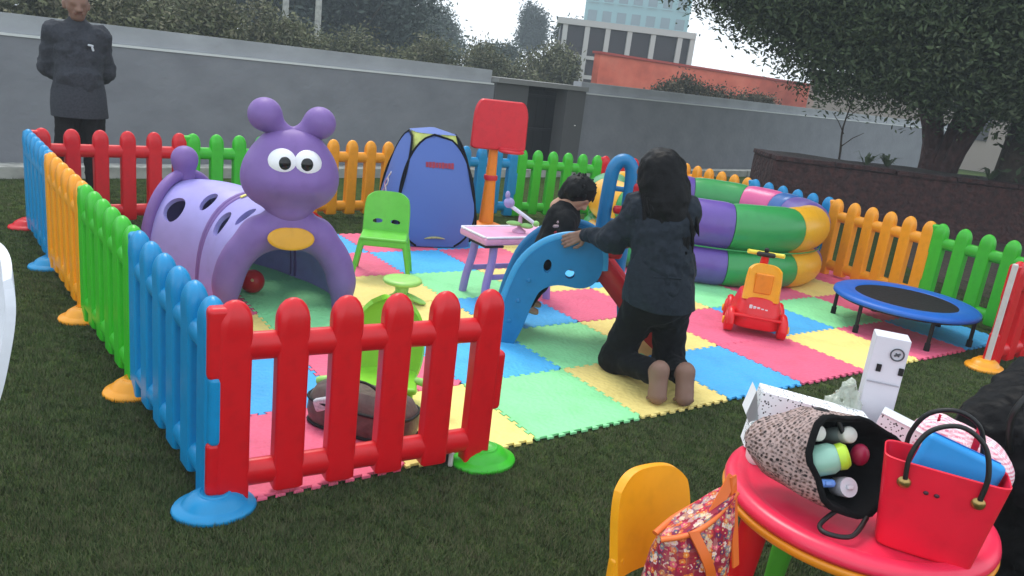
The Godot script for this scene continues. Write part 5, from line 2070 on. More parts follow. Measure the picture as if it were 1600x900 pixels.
	for e in [[V(0.66, 0.585, -3.600), V(0.79, 0.590, -3.605)]]:
		var s := MB.new()
		s.xf = off
		s.tube([e[0], e[0].lerp(e[1], 0.5) + V(0, 0.006, 0.010), e[1]], 0.005, 6)
		obj("seam", s, cloth("navy_jacket", Color(0.140, 0.170, 0.205), 0.65, 4.0), jk)
	# long dark hair down the back
	m = MB.new()
	m.xf = off
	bend(m, [[hc + V(0.012, 0.035, 0.012), hc + V(0.012, 0.036, 0.012), 0.106, 0.106], [hc + V(0.035, 0.02, 0.045), hc + V(0.060, -0.13, 0.075), 0.100, 0.100], [hc + V(0.065, -0.10, 0.075), hc + V(0.100, -0.32, 0.105), 0.100, 0.080], [hc + V(0.10, -0.30, 0.105), hc + V(0.118, -0.46, 0.110), 0.072, 0.030], [hc + V(-0.01, -0.05, 0.06), hc + V(0.03, -0.28, 0.09), 0.065, 0.045], [hc + V(0.10, -0.04, 0.04), hc + V(0.145, -0.34, 0.08), 0.055, 0.045]], 0.05, 0.012, 0.009)
	var hr := RandomNumberGenerator.new()
	hr.seed = 12
	for i in 46:   # loose locks over the back
		var a := hr.randf_range(-1.5, 1.5)
		var o := V(0.05 + sin(a) * 0.085, 0.06, 0.05 + cos(a) * 0.075)
		var fall := hr.randf_range(0.30, 0.56) * (1.0 - 0.18 * absf(a))
		var b0 := hc + V(0.012 + sin(a) * 0.075, 0.085, 0.03 + cos(a) * 0.06)
		var b1 := hc + V(0.050 + sin(a) * 0.105, -0.10, 0.075 + cos(a) * 0.075)
		var b2 := hc + V(0.090 + sin(a) * 0.105 + hr.randf_range(-0.02, 0.02), -fall * 0.6, 0.100 + cos(a) * 0.075)
		var b3 := hc + V(0.110 + sin(a) * 0.095 + hr.randf_range(-0.035, 0.035), -fall, 0.105 + cos(a) * 0.065)
		m.tube(curve([b0, b1, b2, b3], 4), [0.008, 0.011, 0.013, 0.014, 0.015, 0.015, 0.015, 0.014, 0.013, 0.011, 0.009, 0.006, 0.002], 6)
	obj("hair", m, cloth("hair_dark", Color(0.055, 0.052, 0.058), 0.5, 9.0), t)
	m = MB.new()
	m.xf = off
	m.tube([hc + V(0.115, 0.09, 0.01), hc + V(0.125, 0.06, 0.02), hc + V(0.128, 0.03, 0.02)], [0.007, 0.009, 0.006], 6)
	obj("hair_clip", m, plastic("clip_white", Color(0.80, 0.76, 0.74), 0.4), t)

func small_person() -> void:
	var base := V(0.12, 0.15, -4.30)
	var t := thing("person", "small child in a dark patterned jacket climbing the blue slide, head bowed", "person", base)
	var off := Transform3D(Basis.IDENTITY, -base)
	var sk := Color(0.42, 0.245, 0.17)
	var m := MB.new()
	m.xf = off
	var hip := V(0.175, 0.475, -4.30)
	var sh := V(0.235, 0.715, -4.29)
	var ln := V(0.075, 0.475, 0)
	var l_s := sh + V(0.02, 0, 0.085)
	var r_s := sh + V(0.02, 0, -0.085)
	var l_e := V(0.250, 0.615, -4.155)
	var l_w := V(0.345, 0.610, -4.165)
	var r_e := V(0.270, 0.610, -4.410)
	var r_w := V(0.365, 0.600, -4.440)
	var lkn := V(0.150, 0.345, -4.235)
	var rkn := V(0.165, 0.345, -4.365)
	var lan := V(0.085, 0.190, -4.235)
	var ran := V(0.105, 0.325, -4.375)
	ran = V(0.10, 0.192, -4.365)
	m.bones([[hip + V(0, 0, 0.05), lkn, 0.050, 0.038, sk], [hip + V(0, 0, -0.05), rkn, 0.050, 0.038, sk], [lkn, lan, 0.036, 0.026, sk], [rkn, ran, 0.036, 0.026, sk], [lan, lan + V(0.065, -0.022, 0.004), 0.026, 0.020, sk], [ran, ran + V(0.065, -0.022, -0.004), 0.026, 0.020, sk], [hip, sh, 0.078, 0.075, sk], [l_s, r_s, 0.035, 0.035, sk], [sh, sh + V(0.04, 0.07, 0), 0.036, 0.034, sk], [l_s, l_e, 0.030, 0.025, sk], [l_e, l_w, 0.025, 0.019, sk], [r_s, r_e, 0.030, 0.025, sk], [r_e, r_w, 0.025, 0.019, sk]], 0.025, 0.012)
	m.col = sk
	add_hand(m, l_w, V(0.9, 0.0, 0.35), V(0, -1, 0), 0.58, true, 0.5)
	add_hand(m, r_w, V(0.9, 0.05, -0.3), V(0, -1, 0), 0.58, false, 0.5)
	var hc := V(0.295, 0.848, -4.285)
	var hb := add_head(m, hc, V(0.70, -0.62, 0.22), V(0.6, 0.8, 0.1), 0.80, sk)
	obj("body", m, skin_mat, t)
	eyes(t, hc, hb, 0.80)
	m = MB.new()
	m.xf = off
	bend(m, [[hip, sh, 0.098, 0.094], [l_s, r_s, 0.052, 0.052], [l_s, l_e, 0.048, 0.042], [l_e, l_w.lerp(l_e, 0.12), 0.042, 0.034], [r_s, r_e, 0.048, 0.042], [r_e, r_w.lerp(r_e, 0.12), 0.042, 0.034], [sh + V(0, 0.03, 0), sh + V(0.03, 0.055, 0), 0.055, 0.05]], 0.03, 0.011, 0.010)
	var jk := obj("jacket", m, cloth("child_jacket", Color(0.10, 0.105, 0.115), 0.8), t)
	for e in [[0.0, 0.0], [0.004, 0.034], [-0.006, 0.066], [0.012, 0.090]]:
		m = MB.new()
		m.xf = off
		m.rbox(V(0.205 + e[0], 0.615 + e[1], -4.152 - e[1] * 0.28), V(0.042, 0.018, 0.018), 0.007, 1, Basis(V(0, 0, 1), 0.15))
		obj("patch", m, cloth("patch_red" if int(e[1] * 1000) % 3 == 1 else "patch_pale", Color(0.62, 0.20, 0.24) if int(e[1] * 1000) % 3 == 1 else Color(0.66, 0.58, 0.60)), jk)
	m = MB.new()
	m.xf = off
	bend(m, [[hip + V(0, 0, 0.05), lkn, 0.068, 0.054], [hip + V(0, 0, -0.05), rkn, 0.068, 0.054], [lkn, lan.lerp(lkn, 0.1), 0.050, 0.040], [rkn, ran.lerp(rkn, 0.1), 0.050, 0.040], [hip + V(0, 0, 0.04), hip + V(0, 0, -0.04), 0.085, 0.085]], 0.03, 0.011, 0.006)
	obj("trousers", m, cloth("child_trousers", Color(0.085, 0.085, 0.11), 0.85), t)
	m = MB.new()
	m.xf = off
	bend(m, [[hc + hb * V(0, 0.030, -0.018), hc + hb * V(0, 0.034, -0.01), 0.082, 0.080], [hc + hb * V(-0.05, 0.01, -0.02), hc + hb * V(0.05, 0.01, -0.02), 0.050, 0.050], [hc + hb * V(0, 0.066, 0.028), hc + hb * V(0, 0.060, 0.034), 0.038, 0.034], [hc + hb * V(0, -0.02, -0.045), hc + hb * V(0, -0.05, -0.045), 0.05, 0.04]], 0.025, 0.009, 0.008)
	var hr := RandomNumberGenerator.new()
	hr.seed = 15
	for i in 40:   # short tousled locks
		var a := hr.randf() * TAU
		var el := hr.randf_range(-0.1, 1.3)
		var d := hb * V(cos(a) * cos(el), sin(el), sin(a) * cos(el) - 0.15).normalized()
		var b0 := hc + hb * V(0, 0.03, -0.015) + d * 0.072
		m.tube([b0, b0 + d * 0.018 + V(0, -0.006, 0), b0 + d * 0.022 + hb * V(0, -0.02, 0.01)], [0.012, 0.010, 0.003], 5)
	obj("hair", m, cloth("hair_dark", Color(0.055, 0.052, 0.058), 0.5, 9.0), t)

func standing_person() -> void:
	var base := V(-3.565, 0.0, -6.22)
	var t := thing("person", "person in dark grey sweatshirt standing behind the red fence, hands behind back", "person", base, 0.55)
	var sk := Color(0.21, 0.115, 0.080)
	var m := MB.new()
	var hipl := V(0.095, 0.88, 0)
	var hipr := V(-0.095, 0.88, 0)
	var sl := V(0.155, 1.335, -0.01)
	var sr := V(-0.155, 1.335, -0.01)
	var el := V(0.205, 1.06, -0.11)
	var er := V(-0.215, 1.06, -0.10)
	var wl := V(0.07, 0.93, -0.185)
	var wr := V(-0.07, 0.94, -0.185)
	m.bones([[hipl, V(0.10, 0.47, 0.01), 0.085, 0.058, sk], [hipr, V(-0.10, 0.47, 0.01), 0.085, 0.058, sk], [V(0.10, 0.47, 0.01), V(0.105, 0.09, -0.01), 0.055, 0.038, sk], [V(-0.10, 0.47, 0.01), V(-0.105, 0.09, -0.01), 0.055, 0.038, sk], [hipl, hipr, 0.09, 0.09, sk], [V(-0.04, 0.95, 0), V(-0.04, 1.25, 0), 0.085, 0.09, sk], [V(0.04, 0.95, 0), V(0.04, 1.25, 0), 0.085, 0.09, sk], [sl, sr, 0.045, 0.045, sk], [V(0, 1.33, 0), V(0, 1.45, 0.01), 0.06, 0.055, sk], [sl, el, 0.048, 0.040, sk], [el, wl, 0.040, 0.027, sk], [sr, er, 0.048, 0.040, sk], [er, wr, 0.040, 0.027, sk]], 0.04, 0.016)
	m.col = sk
	add_hand(m, wl, V(-0.8, -0.4, 0.0), V(0, 0, -1), 1.0, true, 0.5)
	add_hand(m, wr, V(0.8, -0.4, 0.0), V(0, 0, -1), 1.0, false, 0.5)
	var hc := V(0, 1.545, 0.035)
	var hb := add_head(m, hc, V(0.15, -0.12, 1), V(0, 1, 0.1), 1.0, sk)
	obj("body", m, skin_mat, t)
	eyes(t, hc, hb, 1.0)
	m = MB.new()
	bend(m, [[V(0.08, 0.86, 0), V(0.095, 0.47, 0.01), 0.095, 0.085], [V(-0.08, 0.86, 0), V(-0.095, 0.47, 0.01), 0.095, 0.085], [V(0.10, 0.47, 0.01), V(0.105, 0.07, -0.01), 0.085, 0.070], [V(-0.10, 0.47, 0.01), V(-0.105, 0.07, -0.01), 0.085, 0.070], [V(0.06, 0.86, 0), V(-0.06, 0.86, 0), 0.10, 0.10]], 0.04, 0.016, 0.012)
	obj("trousers", m, cloth("dark_trousers", Color(0.115, 0.108, 0.108), 0.9), t)
	m = MB.new()
	bend(m, [[V(-0.045, 0.80, 0), V(-0.055, 1.27, 0), 0.115, 0.115], [V(0.045, 0.80, 0), V(0.055, 1.27, 0), 0.115, 0.115], [sl, sr, 0.078, 0.078], [V(-0.04, 1.0, 0.04), V(0.04, 1.0, 0.04), 0.11, 0.11], [sl, el, 0.074, 0.062], [el, wl.lerp(el, 0.1), 0.062, 0.045], [sr, er, 0.074, 0.062], [er, wr.lerp(er, 0.1), 0.062, 0.045], [V(0, 1.38, 0), V(0, 1.41, 0.005), 0.078, 0.070]], 0.04, 0.015, 0.016)
	var hem := []
	for e in [[0.705, 0.196, 0.155], [0.712, 0.202, 0.160], [0.80, 0.200, 0.156], [0.90, 0.190, 0.145], [1.0, 0.170, 0.125], [1.12, 0.15, 0.11]]:
		var ring := []
		for j in 36:
			var a := TAU * j / 36
			var w := 1.0 + 0.02 * sin(5.0 * a + e[0] * 20.0) + 0.012 * sin(9.0 * a)
			ring.append(V(cos(a) * e[1] * w, e[0], sin(a) * e[2] * w))
		hem.append(ring)
	m.loft(hem, true, false, false)
	var sh := obj("sweatshirt", m, cloth("grey_sweat", Color(0.255, 0.262, 0.285), 0.9), t)
	m = MB.new()   # small white chest emblem
	m.rbox(V(0.085, 1.262, 0.128), V(0.040, 0.016, 0.014), 0.004, 1, Basis(V(0, 0, 1), -0.15))
	m.rbox(V(0.098, 1.238, 0.131), V(0.016, 0.034, 0.012), 0.004, 1, Basis(V(0, 0, 1), 0.3))
	obj("emblem", m, plain("emblem_white", Color(0.72, 0.74, 0.76), 0.8), sh)
	for s in [-1, 1]:
		m = MB.new()
		m.bones([[V(s * 0.105, 0.035, -0.05), V(s * 0.115, 0.03, 0.12), 0.042, 0.036], [V(s * 0.105, 0.06, -0.03), V(s * 0.105, 0.08, -0.02), 0.05, 0.05]], 0.03, 0.012)
		obj("shoe", m, plain("shoe_black", Color(0.04, 0.04, 0.045), 0.6), t)
	m = MB.new()
	bend(m, [[hc + V(0, 0.045, -0.030), hc + V(0, 0.05, -0.01), 0.086, 0.084], [hc + V(0, 0.075, 0.030), hc + V(0, 0.085, 0.02), 0.052, 0.05], [hc + V(0, -0.01, -0.06), hc + V(0, -0.03, -0.055), 0.052, 0.045]], 0.03, 0.010, 0.006)
	obj("hair", m, cloth("hair_dark", Color(0.055, 0.052, 0.058), 0.5, 9.0), t)

# ------------------------------------------------------------------ party table with bags
func print_tex(kind: String) -> ImageTexture:
	var r := RandomNumberGenerator.new()
	r.seed = kind.hash()
	var n := 256
	var im := Image.create(n, n, true, Image.FORMAT_RGB8)
	var base := {"leopard": Color(0.66, 0.58, 0.56), "floral": Color(0.55, 0.10, 0.20), "polka": Color(0.93, 0.94, 0.95), "stripe": Color(0.93, 0.84, 0.86)}
	im.fill(base[kind])
	if kind == "leopard":
		for i in 34:
			for j in 34:
				dab(im, j * 7.53 + r.randf_range(-2.0, 2.0), i * 7.53 + r.randf_range(-2.0, 2.0), r.randf_range(1.6, 3.3), [Color(0.06, 0.05, 0.05), Color(0.06, 0.05, 0.05), Color(0.10, 0.08, 0.08), Color(0.34, 0.25, 0.20)][r.randi() % 4], r)
	elif kind == "floral":
		for i in 420:
			var c: Color = [Color(0.78, 0.12, 0.26), Color(0.86, 0.34, 0.46), Color(0.90, 0.80, 0.76), Color(0.30, 0.16, 0.32), Color(0.42, 0.50, 0.52), Color(0.86, 0.46, 0.16), Color(0.62, 0.10, 0.22), Color(0.80, 0.72, 0.62)][r.randi() % 8]
			var x := r.randf() * n
			var y := r.randf() * n
			for k in 5:
				dab(im, x + cos(k * 1.257) * 4.5, y + sin(k * 1.257) * 4.5, r.randf_range(2.4, 4.2), c, r)
			dab(im, x, y, 2.2, Color(0.92, 0.78, 0.50), r)
	elif kind == "polka":
		for i in 260:
			dab(im, r.randf() * n, r.randf() * n, r.randf_range(1.6, 3.4), Color(0.16, 0.16, 0.17), r)
	else:
		for i in 16:
			im.fill_rect(Rect2i(0, i * 16, n, 7), Color(0.88, 0.50, 0.58))
		for i in 500:
			dab(im, r.randf() * n, r.randf() * n, r.randf_range(1.5, 3.5), Color(0.95, 0.88, 0.90), r)
	im.generate_mipmaps()
	return ImageTexture.create_from_image(im)

func dab(im: Image, cx: float, cy: float, rad: float, c: Color, r: RandomNumberGenerator) -> void:
	var e := r.randf_range(0.7, 1.3)
	for y in range(int(-rad * 1.4), int(rad * 1.4) + 1):
		for x in range(int(-rad * 1.4), int(rad * 1.4) + 1):
			if x * x * e + y * y / e <= rad * rad:
				im.set_pixel(posmod(int(cx) + x, im.get_width()), posmod(int(cy) + y, im.get_height()), c)

func printed(kind: String, scale: float, rough := 0.7) -> StandardMaterial3D:
	var k := "print_" + kind
	if mats.has(k):
		return mats[k]
	var m := StandardMaterial3D.new()
	m.albedo_texture = print_tex(kind)
	m.uv1_triplanar = true
	m.uv1_scale = Vector3(scale, scale, scale)
	m.roughness = rough
	m.metallic_specular = 0.35
	mats[k] = m
	return m

func make_party_table() -> void:
	var c := V(0.968, 0.0, -1.870)
	var t := thing("round_table", "round pinkish red plastic children's table with an orange underside rim", "table", c)
	var red := plastic("table_red", Color(0.90, 0.16, 0.30), 0.33)
	var m := MB.new()
	m.lathe([Vector2(0.0, 0.492), Vector2(0.27, 0.492), Vector2(0.285, 0.496), Vector2(0.300, 0.505), Vector2(0.322, 0.504), Vector2(0.335, 0.494), Vector2(0.339, 0.480), Vector2(0.336, 0.470), Vector2(0.30, 0.468), Vector2(0.0, 0.468)], 72)
	obj("table_top", m, red, t)
	m = MB.new()
	m.lathe([Vector2(0.300, 0.466), Vector2(0.335, 0.467), Vector2(0.341, 0.460), Vector2(0.338, 0.446), Vector2(0.325, 0.440), Vector2(0.30, 0.442), Vector2(0.30, 0.466)], 72)
	obj("edge_band", m, plastic("band_orange", Color(0.90, 0.55, 0.10), 0.4), t)
	var lc := ["leg_red", "leg_green", "leg_red", "leg_green"]
	for k in 4:
		var a := PI * 0.96 - k * PI / 2
		var d := V(cos(a), 0, sin(a))
		m = MB.new()
		m.tube([d * 0.255 + V(0, 0.455, 0), d * 0.275 + V(0, 0.22, 0), d * 0.30], [0.040, 0.035, 0.028], 14)
		var lg := obj("leg", m, plastic(lc[k], RED if k % 2 == 0 else Color(0.30, 0.62, 0.16), 0.4), t)
		m = MB.new()
		m.tube([d * 0.2755 + V(0, 0.24, 0), d * 0.278 + V(0, 0.19, 0)], [0.042, 0.040], 14)
		obj("leg_collar", m, plastic("band_orange", Color(0.90, 0.55, 0.10), 0.4), lg)
	var ty := 0.493
	leopard_tote(ty)
	red_tote(ty)
	# dotted white gift bag lying behind
	t = thing("gift_bag", "white paper gift bag with small black dots behind the leopard print tote", "gift bag", V(0.88, ty, -2.07), -0.10)
	var pk := printed("polka", 5.0, 0.6)
	m = MB.new()
	m.box(V(-0.005, 0.088, 0), V(0.30, 0.175, 0.07), Basis(V(0, 0, 1), -0.12))
	obj("bag_body", m, pk, t)
	m = MB.new()
	m.flat([V(-0.165, 0.195, 0.040), V(-0.13, 0.05, 0.045), V(-0.12, 0.01, 0.045), V(-0.18, 0.12, 0.040)])
	m.flat([V(-0.165, 0.195, -0.03), V(-0.165, 0.195, 0.040), V(-0.18, 0.12, 0.040), V(-0.18, 0.12, -0.03)])
	obj("folded_edge", m, plain("paper_white", Color(0.90, 0.91, 0.92), 0.7), t)
	t = thing("paper_cup", "small white paper cup at the table's edge beside the leopard tote", "cup", V(0.735, ty, -2.01))
	m = MB.new()
	m.lathe([Vector2(0.0, 0.0), Vector2(0.026, 0.0), Vector2(0.033, 0.105), Vector2(0.0345, 0.107), Vector2(0.0315, 0.105), Vector2(0.024, 0.006), Vector2(0.0, 0.006)], 24)
	obj("cup_wall", m, plain("cup_white", Color(0.86, 0.87, 0.86), 0.6), t)
	m = MB.new()
	m.tube(curve([V(0.0345, 0.107, 0), V(0, 0.107, 0.0345), V(-0.0345, 0.107, 0), V(0, 0.107, -0.0345), V(0.0345, 0.107, 0)], 6), 0.0016, 6, false)
	obj("lip", m, plain("cup_white", Color(0.86, 0.87, 0.86), 0.6), t)
	# tall white carton with a round mark and two dark cut-outs
	t = thing("carton", "tall white carton with round grey mark standing at the back of the table", "box", V(1.085, ty, -2.13), -0.30)
	var wh := plain("carton_white", Color(0.82, 0.82, 0.85), 0.6)
	m = MB.new()
	m.rbox(V(0, 0.19, 0), V(0.092, 0.38, 0.070), 0.003, 1)
	obj("carton_body", m, wh, t)
	m = MB.new()
	var rg := []
	for i in 21:
		rg.append(V(0.018 + cos(TAU * i / 20) * 0.017, 0.335 + sin(TAU * i / 20) * 0.017, 0.0385))
	m.tube(rg, 0.0022, 5, false)
	m.rbox(V(0.018, 0.335, 0.0385), V(0.018, 0.006, 0.002), 0.001, 1, Basis(V(0, 0, 1), 0.5))
	m.rbox(V(0.018, 0.335, 0.0385), V(0.014, 0.005, 0.002), 0.001, 1, Basis(V(0, 0, 1), -0.7))
	obj("round_mark", m, plain("mark_grey", Color(0.30, 0.31, 0.33), 0.7), t)
	for x in [-0.020, 0.038]:
		m = MB.new()
		m.rbox(V(x, 0.288, 0.0375), V(0.013, 0.022, 0.004), 0.001, 1)
		obj("cut_out", m, plain("cut_dark", Color(0.05, 0.05, 0.055), 0.8), t)
	m = MB.new()
	m.rbox(V(0, 0.245, 0.038), V(0.085, 0.004, 0.003), 0.001, 1)
	obj("flap_line", m, plain("flap_grey", Color(0.62, 0.62, 0.65), 0.7), t)
	# grey dotted bag leaning in front of the carton
	t = thing("gift_bag", "grey white dotted gift bag leaning in front of the tall white carton", "gift bag", V(1.13, ty, -1.99), -0.55)
	m = MB.new()
	m.box(V(0, 0.085, 0), V(0.20, 0.165, 0.05), Basis(V(0, 0, 1), -0.22))
	obj("bag_body", m, pk, t)
	m = MB.new()
	m.rbox(V(0.018, 0.168, 0.0), V(0.20, 0.006, 0.056), 0.002, 1, Basis(V(0, 0, 1), -0.22))
	obj("rim", m, plain("paper_white", Color(0.90, 0.91, 0.92), 0.7), t)
	# crumpled clear plastic bag
	t = thing("plastic_bag", "crumpled clear plastic bag beside the tall white carton", "plastic bag", V(0.985, ty, -2.12))
	m = MB.new()
	var nz := FastNoiseLite.new()
	nz.seed = 8
	nz.frequency = 0.25
	m.bones([[V(0, 0.07, 0), V(0.02, 0.16, 0), 0.05, 0.035], [V(-0.02, 0.06, 0.01), V(-0.03, 0.14, 0), 0.045, 0.03], [V(0.0, 0.16, 0), V(0.01, 0.215, 0), 0.03, 0.022]], 0.02, 0.008, 0.018, nz)
	var pl := StandardMaterial3D.new()
	pl.albedo_color = Color(0.80, 0.84, 0.78, 0.42)
	pl.transparency = BaseMaterial3D.TRANSPARENCY_ALPHA
	pl.roughness = 0.25
	obj("film", m, pl, t)
	m = MB.new()
	m.bones([[V(-0.02, 0.04, 0), V(0.02, 0.05, 0.01), 0.03, 0.028], [V(0.01, 0.08, 0), V(-0.01, 0.11, 0), 0.026, 0.02]], 0.015, 0.009)
	obj("contents", m, plain("contents_tan", Color(0.66, 0.58, 0.46), 0.8), t)
	# pink and white striped pouch
	t = thing("striped_pouch", "pink and white striped soft pouch with crimson bands behind the red tote", "bag", V(1.235, ty + 0.002, -1.975), -0.35)
	m = MB.new()
	bend(m, [[V(-0.05, 0.085, 0), V(0.09, 0.078, 0), 0.080, 0.074], [V(-0.04, 0.150, 0), V(0.07, 0.125, 0), 0.060, 0.054]], 0.04, 0.010, 0.006)
	obj("pouch", m, printed("stripe", 6.0, 0.8), t)
	for e in [-0.06, 0.035]:
		m = MB.new()
		var bd := []
		for i in 11:
			var a := PI * (i / 10.0)
			bd.append(V(e + 0.045 * i / 10.0, 0.092 - 0.01 * i / 10.0 + sin(a) * (0.118 - 0.20 * maxf(e, 0.0)), cos(a) * 0.072))
		m.tube(bd, 0.010, 6, true, 0.35)
		obj("band", m, cloth("crimson", Color(0.66, 0.07, 0.20)), t)
	# large black bag on the far side of the table
	t = thing("black_bag", "large soft black bag at the table's side behind the red tote", "bag", V(1.56, -0.04, -2.05), 0.2)
	m = MB.new()
	bend(m, [[V(0.02, 0.18, 0.05), V(0.0, 0.62, 0.03), 0.19, 0.15], [V(0.06, 0.62, -0.06), V(-0.10, 0.66, -0.10), 0.14, 0.10], [V(0.0, 0.70, -0.12), V(0.16, 0.76, -0.22), 0.12, 0.10], [V(-0.02, 0.16, 0.15), V(0.02, 0.50, 0.18), 0.14, 0.12]], 0.06, 0.018, 0.02)
	obj("bag_body", m, cloth("bag_black", Color(0.045, 0.045, 0.055), 0.55, 4.0), t)
	m = MB.new()
	m.tube(curve([V(-0.15, 0.66, 0.02), V(-0.21, 0.78, 0.05), V(-0.15, 0.87, 0.05), V(-0.05, 0.86, 0.02), V(0.0, 0.74, 0.0)], 6), 0.009, 8)
	obj("handle", m, plain("strap_black", Color(0.03, 0.03, 0.035), 0.5), t)

func leopard_tote(ty: float) -> void:
	var t := thing("leopard_tote", "black and beige leopard print tote lying open, full of bottles", "tote bag", V(0.80, ty, -1.83))
	var lp := printed("leopard", 3.1, 0.7)
	var ax := V(0.20, 0.46, 0.86).normalized()      # the way the mouth faces
	var up := V(0, 1, 0)
	var sd := ax.cross(up).normalized()
	up = sd.cross(ax).normalized()
	var c0 := V(-0.070, 0.105, -0.075)
	var run := V(0.150, 0.045, 0.150) / 0.185         # from the bottom to the mouth
	var m := MB.new()
	var rings := []
	var prof := [[-0.02, 0.03], [0.0, 0.070], [0.03, 0.095], [0.08, 0.108], [0.14, 0.120], [0.185, 0.124]]
	for e in prof:
		var ring := []
		for j in 32:
			var a := TAU * j / 32
			var w: float = e[1] * (1.0 + 0.08 * sin(3.0 * a + e[0] * 30.0) + 0.04 * sin(7.0 * a + e[0] * 40.0))
			var p: Vector3 = c0 + run * e[0] + sd * cos(a) * w * 1.05 + up * sin(a) * w * 0.98
			p.y = maxf(p.y, 0.004)
			ring.append(p)
		rings.append(ring)
	m.loft(rings, true, true, false)
	obj("bag_body", m, lp, t)
	m = MB.new()
	rings = []
	for e in [[0.1855, 0.126], [0.197, 0.121], [0.19, 0.112], [0.15, 0.100], [0.07, 0.088], [0.02, 0.05]]:
		var ring := []
		for j in 32:
			var a := TAU * j / 32
			var w: float = e[1] * (1.0 + 0.08 * sin(3.0 * a + 5.55) + 0.04 * sin(7.0 * a + 7.4))
			var p: Vector3 = c0 + run * e[0] + sd * cos(a) * w * 1.05 + up * sin(a) * w * 0.98
			p.y = maxf(p.y, 0.007)
			ring.append(p)
		rings.append(ring)
	m.loft(rings, true, false, true)
	obj("lining", m, cloth("lining_black", Color(0.035, 0.033, 0.038), 0.7), t)
	var blk := plain("strap_black", Color(0.03, 0.03, 0.035), 0.5)
	m = MB.new()
	m.tube(curve([V(0.005, 0.19, -0.02), V(-0.02, 0.225, -0.02), V(0.0, 0.247, 0.0), V(0.04, 0.235, 0.01), V(0.065, 0.20, 0.02)], 6), 0.007, 8)
	obj("handle", m, blk, t)
	m = MB.new()
	m.tube(curve([V(0.045, 0.045, 0.125), V(-0.005, 0.024, 0.165), V(0.0, 0.020, 0.195), V(0.06, 0.020, 0.195), V(0.115, 0.040, 0.135)], 6), 0.006, 8)
	obj("handle", m, blk, t)
	# what lies in it
	var mouth := c0 + run * 0.150
	var mk := func(called: String, label: String, cat: String, p: Vector3) -> Node3D:
		return thing(called, label, cat, t.position + p)
	var place := func(x: float, y: float, d: float) -> Vector3:
		return mouth - sd * x * 1.2 + up * y * 1.15 + ax * (d + 0.012)
	var bt: Node3D
	var i := 0
	for e in [[-0.045, 0.055, "white capped feeding bottle at the top of the leopard tote's mouth"], [0.028, 0.052, "white capped bottle leaning against the lining of the leopard tote"]]:
		bt = mk.call("bottle", e[2], "bottle", place.call(e[0], e[1], -0.02))
		m = MB.new()
		var b := Basis(sd, ax, sd.cross(ax))
		m.lathe([Vector2(0.0, -0.09), Vector2(0.019, -0.09), Vector2(0.021, -0.05), Vector2(0.020, 0.0)], 18, b)
		obj("flask", m, plain("flask_pale", Color(0.66, 0.72, 0.70), 0.35), bt)
		m = MB.new()
		m.lathe([Vector2(0.021, 0.0), Vector2(0.0215, 0.018), Vector2(0.018, 0.024), Vector2(0.0, 0.026)], 18, b)
		obj("cap", m, plastic("cap_white", Color(0.84, 0.84, 0.80), 0.4), bt)
	bt = mk.call("bottle", "pale green sippy bottle in the middle of the leopard tote", "bottle", place.call(-0.03, 0.0, 0.0))
	m = MB.new()
	var bd := (-sd * 0.88 + ax * 0.42 + up * 0.2).normalized()
	var bx := (up - bd * up.dot(bd)).normalized()
	var b2 := Basis(bx, bd, bx.cross(bd))
	m.lathe([Vector2(0.0, -0.055), Vector2(0.030, -0.053), Vector2(0.038, -0.03), Vector2(0.038, 0.010), Vector2(0.030, 0.026)], 22, b2)
	obj("flask", m, plain("flask_green", Color(0.56, 0.74, 0.66), 0.3), bt)
	m = MB.new()
	m.lathe([Vector2(0.032, 0.024), Vector2(0.033, 0.040), Vector2(0.026, 0.050), Vector2(0.0, 0.054)], 22, b2)
	obj("cap", m, plastic("cap_lime", Color(0.72, 0.86, 0.22), 0.4), bt)
	for e in [["toy", "magenta soft toy ball tucked into the leopard tote", "soft_ball", 0.048, 0.010, Color(0.62, 0.06, 0.24)], ["pack", "light blue wipes pack in the leopard tote", "wipes_pack", -0.040, -0.050, Color(0.40, 0.58, 0.88)], ["jar", "white lidded jar at the bottom of the leopard tote's mouth", "jar", 0.010, -0.058, Color(0.84, 0.83, 0.86)]]:
		bt = mk.call(e[2], e[1], e[0], place.call(e[3], e[4], 0.0))
		m = MB.new()
		if e[0] == "jar":
			m.lathe([Vector2(0.0, -0.04), Vector2(0.022, -0.04), Vector2(0.025, 0.0), Vector2(0.024, 0.012)], 20, Basis(sd, ax, sd.cross(ax)), Vector3.ZERO, 1.0, 1.0, false, true)
		elif e[0] == "pack":
			m.rbox(Vector3.ZERO, Vector3(0.05, 0.02, 0.035), 0.009, 2, Basis(sd, up, sd.cross(up)))
		else:
			m.ell(Vector3.ZERO, Vector3(0.022, 0.028, 0.024))
		obj("shell", m, plastic("item_" + e[0], e[5], 0.45), bt)
		m = MB.new()
		m.rbox(ax * 0.016, Vector3(0.018, 0.010, 0.012), 0.004, 2, Basis(sd, ax, sd.cross(ax)))
		obj("lid", m, plastic("item_lid_" + e[0], Color(e[5].r * 0.9 + 0.08, e[5].g * 0.9 + 0.08, e[5].b * 0.9 + 0.08), 0.45), bt)

